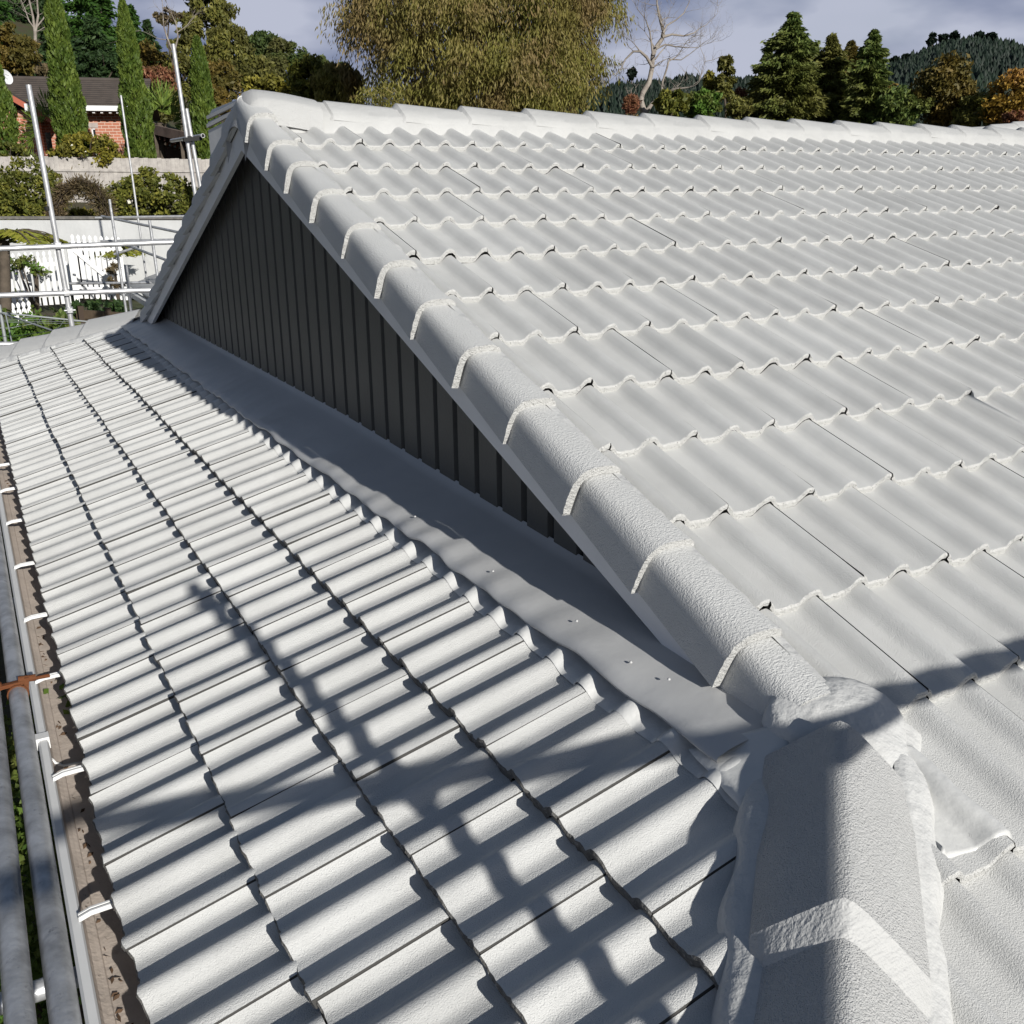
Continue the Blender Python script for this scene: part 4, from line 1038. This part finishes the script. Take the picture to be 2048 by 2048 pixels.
vpole(238, 500, 249, 600, 12.2, M_galv2, par=sc2)

# ================================================================== trees
def gum(name, label, x, y, d, hw, hh, matl, seed, n=6000, nc=50, leaf=.14, group=None, asp=.4, droop=.35, bark=M_bark, base_y=None, cr=.38, limbs=6):
    c = at(x, y, d); s = px(d); rx, rz = hw*s, hh*s; gz = hgt(c.x, c.y)
    root = thing(name, label, 'tree', (c.x, c.y, gz), 0, group)
    g = np.random.default_rng(seed); C = clumpy(g, c, rx, rx*.8, rz, nc, n, min(rx, rz)*cr, shell=.35)
    leaves('crown', C, leaf, matl, asp, (0, 0, -1), droop, seed, root)
    trunk_to(root, (c.x, c.y, gz-.2), c+Vector((0, 0, rz*.3)), max(.09, rx*.07), .04, bark, seed, limbs, rx*.8)
    return root
def pine(name, label, x, y, d, hw, htop, matl, seed, n=7000, group=None, leaf=.20, layers=9, gz=None, tap=.75, nb=9, spk=.16):
    """layered conifer: (x,y) pixel of its foot in the crown's middle column, htop pixel of its top"""
    b = at(x, y, d); gz = hgt(b.x, b.y) if gz is None else gz; tp = at(x, htop, d); h = tp.z-b.z; z0 = b.z; s = px(d); rx = hw*s
    root = thing(name, label, 'tree', (b.x, b.y, min(gz, z0)), 0, group)
    g = np.random.default_rng(seed); C = []; Ax = []; per = n//(layers*nb)
    for l in range(layers):
        f = (l+.3)/layers; rl = rx*(1-f)**tap*(1 if f < .72 else ((1-f)/.28)**.7)*g.uniform(.8, 1.1)
        for k in range(nb):
            a = g.random()*2*PI; ln = rl*g.uniform(.6, 1.1)
            t_ = g.random(per)**.6; sp = spk*ln*(1.2-t_)+spk*.35*rx
            p = np.stack([np.cos(a)*ln*t_, np.sin(a)*ln*t_, z0+h*f+h/layers*g.normal()*.25-ln*.18*t_+ln*.12*t_**2-b.z], 1)
            p[:, :2] += np.array([b.x, b.y]); p[:, 2] += b.z; p += g.normal(size=p.shape)*sp[:, None]*np.array([1, 1, .5]); C.append(p)
            Ax.append(np.tile([math.cos(a), math.sin(a), -.35], (per, 1)))
    C = np.concatenate(C); Ax = np.concatenate(Ax)
    leaves('crown', C, leaf, matl, .32, Ax, .6, seed, root)
    mb = MB(); mb.tube((b.x, b.y, min(gz, z0)-.3), (b.x, b.y, z0+h*.95), max(.1, rx*.07), .02, n=6); mb.build('trunk', M_bark, root)
    return root
# left hillside
HG = 'dark trees on the left hillside'
for i, (lab, x, y, d, hw, tp, mt, nm) in enumerate([
    ('dark layered pine at the far upper left corner above the brick house', -10, 150, 75, 75, -90, F_pine2, 'pine_tree'),
    ('dark layered pine behind the pale leafless trunks', 62, 150, 92, 70, -110, F_pine, 'pine_tree'),
    ('tall dark pine between the second and third cypresses, filling the gap', 165, 150, 85, 75, -120, F_pine2, 'pine_tree'),
    ('bright green pine just left of the third cypress', 205, 135, 95, 50, -50, F_pine2, 'pine_tree'),
    ('flat layered dark pine low behind the brown roof', 190, 165, 66, 62, 40, F_pine, 'pine_tree'),
    ('green pine on the skyline right of the third cypress', 262, 150, 98, 40, 20, F_pine2, 'pine_tree'),
    ('small dark pine on the skyline where the hill meets the sky', 288, 140, 110, 28, 42, F_pine, 'pine_tree'),
    ('dark pine low on the hillside behind the leftmost cypress', 30, 160, 62, 50, 75, F_pine, 'pine_tree'),
    ('dark pine just behind the second cypress', 118, 160, 72, 50, -20, F_pine, 'pine_tree')]):
    pine(nm, lab, x, y, d, hw, tp, mt, 100+i, n=9000, leaf=.22*d/75, layers=11, group=HG)
gum('bronze_tree', 'bronze brown bushy tree behind the house roof at the left edge', 25, 95, 58, 42, 42, F_brown, 120, n=6000)
gum('grey_shrub', 'grey purple twiggy bush peeping over the brown roof ridge', 92, 138, 47, 26, 13, F_dead, 121, n=2500, leaf=.1)
gum('low_tree', 'dark green low tree over the right half of the brown roof ridge', 195, 125, 52, 55, 22, F_pine, 122, n=5000)
gum('reddish_tree', 'russet and olive tree left of the twin scaffold poles', 298, 160, 52, 34, 34, F_red, 123, n=4500, leaf=.12)
gum('olive_tree', 'olive bushy tree behind the light green fan palm', 305, 195, 48, 36, 32, F_gum, 124, n=5000, leaf=.11)
gum('olive_tree', 'brown olive tree at the foot of the pale leafless branches', 288, 120, 62, 30, 34, F_brown, 125, n=4000)
gum('gum_tree', 'tall gum tree with olive crown reaching the top of the picture', 388, 20, 64, 44, 58, F_gum, 126, n=6500, nc=38, leaf=.17, droop=.5, bark=M_pale)
gum('gum_tree', 'wide olive gum tree between the fourth cypress and the gable peak', 425, 92, 58, 40, 40, F_gum, 127, n=6000, droop=.5)
gum('gum_tree', 'olive gum tree below the hilltop, right of the wide gum', 478, 140, 55, 42, 34, F_gum, 128, n=5500, droop=.4)
gum('gum_tree', 'shadowed tree with dark gaps beside the fourth cypress', 408, 158, 52, 36, 40, F_brown, 129, n=4500, droop=.3)
gum('gum_tree', 'sparse olive crown joining the pale leafless branches to the tall gum', 345, 70, 63, 30, 34, F_gum, 130, n=2600, nc=22, leaf=.15, droop=.4)
gum('gum_tree', 'olive tree behind the tallest twin scaffold pole', 345, 140, 60, 30, 44, F_gum, 131, n=4500, droop=.3)
gum('dark_tree', 'dark reddish twiggy tree just left of the gable peak', 412, 190, 42, 24, 24, F_brown, 132, n=3000, leaf=.09)
gum('leafy_tree', 'yellow green glossy bush behind the gable peak', 500, 168, 36, 46, 24, F_yel, 133, n=4500, leaf=.085, droop=0, asp=.5)
gum('leafy_tree', 'dark glossy leaved tree right of the gable peak', 590, 150, 34, 42, 40, F_shrub, 134, n=6000, leaf=.09, droop=0, asp=.5)
gum('leafy_tree', 'deep green tree in shadow between the two glossy trees', 550, 175, 37, 30, 20, F_pine, 135, n=3000, leaf=.09, droop=0)
gum('olive_tree', 'low brown green bushes at the left foot of the big drooping tree', 640, 165, 33, 44, 42, F_willow, 136, n=7000, leaf=.12, droop=.6, asp=.25)
for i, (lab, x, y, hw, hh) in enumerate([('rounded hill forest tree at the left of the distant green hilltop', 468, 98, 24, 26), ('highest tree crown on the distant green hilltop', 500, 88, 26, 26), ('hill forest crown just right of the hilltop', 535, 102, 26, 26), ('hill forest crown halfway down the distant slope', 570, 122, 26, 24), ('low hill forest crown above the dark glossy tree', 606, 134, 24, 22), ('last hill forest crown beside the big drooping tree', 640, 142, 24, 20), ('hill forest crown in front of the hilltop, lower left', 515, 130, 34, 24)]):
    gum('hill_tree', lab, x, y, 118-i*2, hw, hh, (F_hill, F_hill2)[i % 2], 180+i, n=4200, nc=60, leaf=.24, group='forest trees on the distant green hill', droop=.1, limbs=2)
# big drooping tree
def willow():
    d = 30; c = at(925, 30, d); s = px(d); gz = hgt(c.x, c.y)
    root = thing('drooping_tree', 'huge drooping olive brown tree filling the skyline behind the ridge', 'tree', (c.x, c.y, gz))
    g = np.random.default_rng(200); out = []; rx, rz = 272*s, 190*s
    nc = 330; dd = rdir(g, nc); rr = .62+.40*g.random((nc, 1))**.7; cc = dd*rr*np.array([rx, rx*.75, rz]); cc += np.array(c)
    A_ = []; RV = []
    for k in range(nc):
        m = 420; R_ = g.uniform(.45, .95); ph_ = g.random(m)*2*PI; rad_ = R_*np.sqrt(g.random(m)); t_ = g.random(m)**1.3; L_ = g.uniform(.5, 1.5)
        off = np.stack([np.cos(ph_)*rad_, np.sin(ph_)*rad_, .35*R_*(1-(rad_/R_)**2)-t_*L_*(.35+.65*rad_/R_)], 1)+g.normal(size=(m, 3))*.05
        out.append(cc[k]+off); a = np.stack([np.cos(ph_)*.3, np.sin(ph_)*.3, -np.ones(m)], 1)+g.normal(size=(m, 3))*.2
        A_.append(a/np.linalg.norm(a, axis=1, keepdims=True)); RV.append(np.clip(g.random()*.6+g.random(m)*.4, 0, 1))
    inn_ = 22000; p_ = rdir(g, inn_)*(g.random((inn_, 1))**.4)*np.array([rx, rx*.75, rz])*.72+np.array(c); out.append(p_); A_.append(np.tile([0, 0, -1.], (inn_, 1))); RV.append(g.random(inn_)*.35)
    C = np.concatenate(out); A_ = np.concatenate(A_); RV = np.concatenate(RV)
    keep = C[:, 2] > -3
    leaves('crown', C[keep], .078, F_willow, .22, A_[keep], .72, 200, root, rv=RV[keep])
    trunk_to(root, (c.x, c.y, gz-.2), c+Vector((0, 0, 1.5)), .4, .12, M_bark, 5, 12, 3.0)
    # lower skirt
    g = np.random.default_rng(201); nk = 130; m = 380
    kc = np.stack([g.uniform(-1, 1, nk)*rx*.98, g.uniform(-.7, .3, nk)*rx*.7, g.uniform(-1.5, 1.8, nk)], 1)+np.array([c.x, c.y, CAM[2]+1.2])
    R_ = g.uniform(.4, .8, (nk, 1)); ph_ = g.random((nk, m))*2*PI; rad_ = R_*np.sqrt(g.random((nk, m))); t_ = g.random((nk, m))**1.2
    off = np.stack([np.cos(ph_)*rad_, np.sin(ph_)*rad_, .4*R_*(1-(rad_/R_)**2)-t_*(.3+rad_/R_*.7)], 2)+g.normal(size=(nk, m, 3))*.05
    C = (kc[:, None, :]+off).reshape(-1, 3)
    leaves('skirt', C, .078, F_willow, .22, (0, 0, -1), .55, 202, root)
willow()
# bare trees
def bare(label, pts_list, d, seed, r0, twig=2, tw_len=1.0, depth_j=.5, nb=5, name='bare_tree', m=None):
    q = random.Random(seed); mb = MB()
    def grow(p, dr, ln, r_, lev):
        pts = [p]; n = 5; dd = dr.copy()
        for i in range(n):
            dd = (dd+Vector((q.gauss(0, .22), q.gauss(0, .22), q.gauss(.05, .18)))).normalized(); pts.append(pts[-1]+dd*ln/n)
        mb.poly_tube(pts, [r_*(1-.75*i/n) for i in range(n+1)], 5 if lev < 2 else 3)
        if lev < twig:
            for k in range(nb if lev < 1 else 3):
                i = q.randint(1, n); ax_ = Vector((q.gauss(0, 1), q.gauss(0, 1), q.gauss(.5, .8))).normalized()
                grow(pts[i], (dd*.8+ax_*.9).normalized(), ln*q.uniform(.45, .75), r_*.5, lev+1)
    base = at(*pts_list[0][0][:2], d)
    root = thing(name, label, 'tree', (base.x, base.y, min(hgt(base.x, base.y), base.z)))
    for br_ in pts_list:
        dj = 0; P_ = []
        for i, (x, y, w) in enumerate(br_):
            P_.append(at(x, y, d+dj)); dj += q.uniform(-depth_j, depth_j) if i else 0
        rs = [w*.5*px(d) for _, _, w in br_]
        mb.poly_tube(P_, rs, 7)
        e = P_[-1]; dr = (P_[-1]-P_[-2]).normalized(); grow(e, dr, tw_len, rs[-1]*.8, 0)
        for i in range(1, len(P_)):
            for _ in range(2):
                if q.random() < .6: grow(P_[i], ((P_[i]-P_[i-1]).normalized()+Vector((q.gauss(0, .8), q.gauss(0, .8), q.gauss(.3, .6)))).normalized(), tw_len*.7, rs[i]*.35, 1)
    mb.build('branches', m or M_pale, root); return root
bare('pale leafless tree with spreading branches right of the big drooping tree', [
    [(1216, 216, 13), (1209, 190, 11), (1213, 175, 10), (1225, 155, 9.5), (1230, 130, 9), (1232, 105, 9), (1236, 92, 8.5), (1250, 72, 8), (1252, 60, 6.5), (1246, 40, 5), (1240, 10, 4)],
    [(1216, 216, 10), (1230, 196, 7), (1248, 182, 6), (1252, 175, 5), (1275, 168, 4), (1300, 165, 3)],
    [(1232, 128, 7), (1220, 108, 5.5), (1208, 97, 5), (1195, 97, 4), (1180, 112, 3), (1172, 128, 2)],
    [(1232, 105, 5), (1229, 80, 3.5), (1226, 60, 3), (1220, 42, 2.5)],
    [(1250, 70, 6), (1268, 65, 4), (1290, 68, 3), (1310, 62, 2.2), (1322, 52, 1.6)],
    [(1251, 62, 4), (1258, 48, 3.2), (1275, 38, 2.5), (1290, 25, 2), (1300, 5, 1.5)],
    [(1238, 92, 4), (1255, 84, 3), (1275, 88, 2.4), (1300, 90, 1.6)],
    [(1248, 182, 5), (1250, 155, 4), (1258, 130, 3.5), (1262, 115, 3), (1275, 108, 2.2)],
    [(1262, 112, 2.5), (1285, 113, 2), (1300, 103, 1.6)],
    [(1236, 112, 3), (1245, 100, 2.4), (1256, 88, 2)]], 28, 5, .1, 3, .9, .25, 5)
bare('leafless pale tree with thick upright trunks high on the left hillside', [
    [(68, 104, 7), (66, 60, 6), (62, 30, 4), (55, 0, 3)], [(67, 60, 5), (72, 30, 4), (70, 0, 3)], [(66, 55, 3), (55, 40, 2.4), (46, 15, 2)], [(70, 50, 3), (82, 35, 2.4), (92, 15, 2), (98, -5, 1.6)]], 68, 6, .1, 2, 2.2, .5, 4)
bare('small leafless white forked tree beside the tall gum', [
    [(330, 108, 4), (325, 95, 3.4), (315, 70, 3), (309, 50, 2.4)], [(330, 95, 3.2), (336, 70, 2.6), (332, 45, 2.2)], [(336, 60, 2.2), (348, 52, 1.8)], [(316, 75, 2), (303, 74, 1.6)]], 57, 7, .1, 2, 1.6, .4, 4)
gum('brown_leaf_tree', 'thin brown leaved crown on the small white forked tree', 318, 32, 57.5, 24, 14, F_dead, 140, n=1100, nc=14, leaf=.12, limbs=2)
# trees right of centre
gum('red_bush', 'red leaved bush between the drooping tree and the bare trunk', 1190, 196, 27.5, 16, 18, F_red, 150, n=2200, leaf=.07, asp=.25)
gum('leafy_tree', 'yellow green broad leaved bush right of the bare tree foot', 1268, 195, 27, 34, 22, F_shrub, 151, n=3400, leaf=.08, droop=.1, asp=.55)
gum('leafy_tree', 'dark green rounded bush before the distant forest ridge', 1330, 198, 28, 42, 26, F_hedge, 152, n=4500, leaf=.075, droop=0)
gum('upright_tree', 'thin upright tree with airy pale top before the forest ridge', 1368, 150, 38, 17, 46, F_gum, 153, n=3200, leaf=.10, droop=.0)
gum('upright_tree', 'slender yellow green sapling left of the airy upright tree', 1338, 160, 40, 11, 26, F_yel, 154, n=1400, leaf=.10)
gum('red_bush', 'low reddish trees in front of the dark conifers', 1395, 185, 41, 24, 16, F_red, 155, n=1800, leaf=.09)
gum('olive_tree', 'olive bush filling the gap left of the dark conifers', 1392, 205, 30, 30, 20, F_gum, 156, n=3000, leaf=.08)
def drooping_conifer(label, x, y, d, hw, tp, mt, seed, n=14000):
    return pine('conifer_tree', label, x, y, d, hw, tp, mt, seed, n=n*2, leaf=.10, layers=20, tap=.45, nb=13, spk=.10, group='dark conifers behind the ridge')
drooping_conifer('tallest dark conifer with a pointed nodding tip', 1482, 245, 38, 84, 36, F_conif, 160, n=26000)
drooping_conifer('shorter dark conifer filling in behind the left flank of the tallest one', 1440, 245, 40, 50, 100, F_conif, 170, n=12000)
drooping_conifer('dark conifer wedged between the tallest and the bronze tinted one', 1520, 245, 41, 60, 92, F_conif, 171, n=14000)
drooping_conifer('conifer with a ragged top between the bronze tinted and the narrow green one', 1592, 245, 40, 52, 84, F_brown, 172, n=14000)
gum('olive_tree', 'olive brown bush low between the narrow green conifer and the rounded bronze one', 1672, 205, 37, 40, 34, F_brown, 173, n=5000, leaf=.09)
drooping_conifer('dark conifer joined to the right side of the tallest one, with bronze tint', 1556, 245, 39, 66, 74, F_conif, 161, n=20000)
drooping_conifer('narrow green conifer with feathery top right of the bronze pair', 1632, 245, 37, 58, 66, F_conif, 162, n=18000)
gum('bronze_tree', 'low bronze tree between the two conifer groups', 1588, 165, 40, 34, 56, F_brown, 163, n=6000, leaf=.11)
gum('conifer_tree', 'rounded bronze conifer below the right hand hilltop', 1785, 180, 36, 58, 58, F_brown, 164, n=9000, leaf=.10, nc=70, group='dark conifers behind the ridge')
gum('conifer_tree', 'low dark bronze tree left of the rounded bronze conifer', 1700, 205, 36, 52, 34, F_conif, 165, n=7000, leaf=.10, nc=60)
gum('conifer_tree', 'olive tree low against the ridge right of the bronze conifer', 1850, 212, 35, 50, 34, F_gum, 166, n=5500, leaf=.09)
gum('autumn_tree', 'golden autumn tree at the right picture edge', 1915, 185, 34, 52, 50, F_gold, 167, n=6500, leaf=.085, nc=60, droop=.1)
gum('autumn_tree', 'small rust red tree under the golden one', 1925, 225, 32, 34, 16, F_red, 168, n=2500, leaf=.07)
# ================================================================== far forested hills
M_hill = mat('forest_floor', (.010, .018, .012), .95, var=.4, vscale=.02)
M_far = fol('far_forest', (0.0062, 0.0136, 0.0081), (0.0093, 0.0205, 0.0112), (0.0149, 0.0273, 0.0136), clump=(0.0074, 0.0149, 0.0093), cs=.012, trans=0)
def hill(name, sil, d0, d1, zb, fname, label, n, th, seed):
    mb = MB(); P = []; cr_ = []
    for x, y in sil:
        c = at(x, y, d0); b = at(x, 260, d1); b.z = zb; back = at(x, y, d0*1.5); back.z = zb
        row = [b, b.lerp(c, .3)+Vector((0, 0, .04*c.z)), b.lerp(c, .7)+Vector((0, 0, .05*c.z)), c, back]; P.append(row); cr_.append(row)
    mb.grid(P, 0, True, True); structure(mb.build(name, M_hill))
    g = np.random.default_rng(seed); V = []; Fc = []; RV = []
    for k in range(n):
        i = g.integers(0, len(P)-1); f = g.random(); t_ = g.random()**.75*3
        j = min(2, int(t_)); tt = t_-j
        p = P[i][j].lerp(P[i][j+1], tt).lerp(P[i+1][j].lerp(P[i+1][j+1], tt), f); h = th*g.uniform(.35, 1.1); r_ = h*g.uniform(.28, .6); rv = g.random()
        for (za, rr_, zt_) in ((0.05, r_, .6), (.35, r_*.72, 1.)):
            b0 = len(V); a0 = g.random()*2
            for m in range(6): a = a0+m*PI/3; V.append((p.x+rr_*math.cos(a)*g.uniform(.7, 1.2), p.y+rr_*math.sin(a)*g.uniform(.7, 1.2), p.z+h*(za+g.normal()*.04)))
            V.append((p.x+g.normal()*r_*.1, p.y, p.z+h*zt_))
            for m in range(6): Fc.append((b0+m, b0+(m+1) % 6, b0+6)); RV.append(rv)
    me = bpy.data.meshes.new(fname); me.from_pydata(V, [], Fc); a_ = me.attributes.new('rnd', 'FLOAT', 'FACE'); a_.data.foreach_set('value', np.array(RV, np.float32)); me.materials.append(M_far)
    o = link(fname, me); tag(o, label, 'forest', None, 'stuff'); return P
hill('hill', [(1560, 158), (1620, 155), (1670, 142), (1710, 126), (1750, 112), (1790, 95), (1830, 90), (1870, 93), (1932, 104), (2050, 112), (2200, 132)], 620, 330, -4.5, 'pine_forest', 'dark green pine forest covering the hill at the right', 9000, 8.5, 301)
hill('ridge_hill', [(1020, 185), (1150, 176), (1190, 170), (1240, 166), (1290, 158), (1350, 158), (1410, 162), (1460, 170), (1600, 180)], 520, 330, -4.5, 'pine_forest', 'blue green forest on the low ridge behind the bare tree', 5000, 6, 302)
g = np.random.default_rng(77); k = 0
for lab, x, yb, yt, hw in [('umbrella shaped pine at the left end of the hilltop trees', 1758, 92, 70, 9), ('round topped pine second on the hilltop skyline', 1779, 86, 68, 8), ('tall pine standing alone on the hilltop skyline', 1800, 80, 64, 8), ('broad pine above the hill crest right of the lone pine', 1846, 80, 66, 10), ('small rounded pine near the top right of the hill crest', 1868, 80, 67, 8), ('small pine low on the hill shoulder left', 1686, 126, 112, 7), ('pointed pine on the hill shoulder above the conifers', 1708, 116, 106, 6), ('pointed pine on the low ridge left of the bare tree', 1192, 156, 138, 6)]:
    c = at(x, yb, 610 if x > 1500 else 515); s = px(610); root = thing('pine_tree', lab, 'tree', tuple(c), 0, 'lone pines on the far skyline')
    h = (yb-yt)*s*1.05; C = clumpy(g, c+Vector((0, 0, h*.68)), hw*s*.8, hw*s*.8, h*.36, 12, 420, hw*s*.42)
    leaves('crown', C, 1.5, M_far, .6, None, 0, 400+k, root); k += 1
    mb = MB(); mb.tube(c-Vector((0, 0, 6)), c+Vector((0, 0, h*.7)), .6, .3, n=5); mb.build('trunk', M_bark, root)
# ---- wing roof behind the right end of the ridge
wr = thing('rear_wing_roof', 'white tiled roof tip of another wing beyond the right end of the ridge', 'roof', tuple(at(1900, 260, 13)))
mb = MB(); a, b = at(1825, 243, 12.2), at(1990, 222, 13.4)
sd_ = Vector((-(b-a).y, (b-a).x, 0)).normalized()
for i in range(4): cap(mb, lambda t: a.lerp(b, t)-Vector((0, 0, .04)), sd_, Vector((0, 0, 1)), (i+1)/4+.03, i/4, [(w*.9, h) for w, h in RP], -.01, .012)
mb.build('ridge_cap', M_rcap, wr)
mb = MB(); mb.add([a-Vector((0, 0, .04)), b-Vector((0, 0, .04)), b+Vector((1.5, -1.0, -1.0)), a+Vector((1.0, -.6, -1.0))], [(0, 1, 2, 3)]); mb.build('tiles', M_tile, wr)
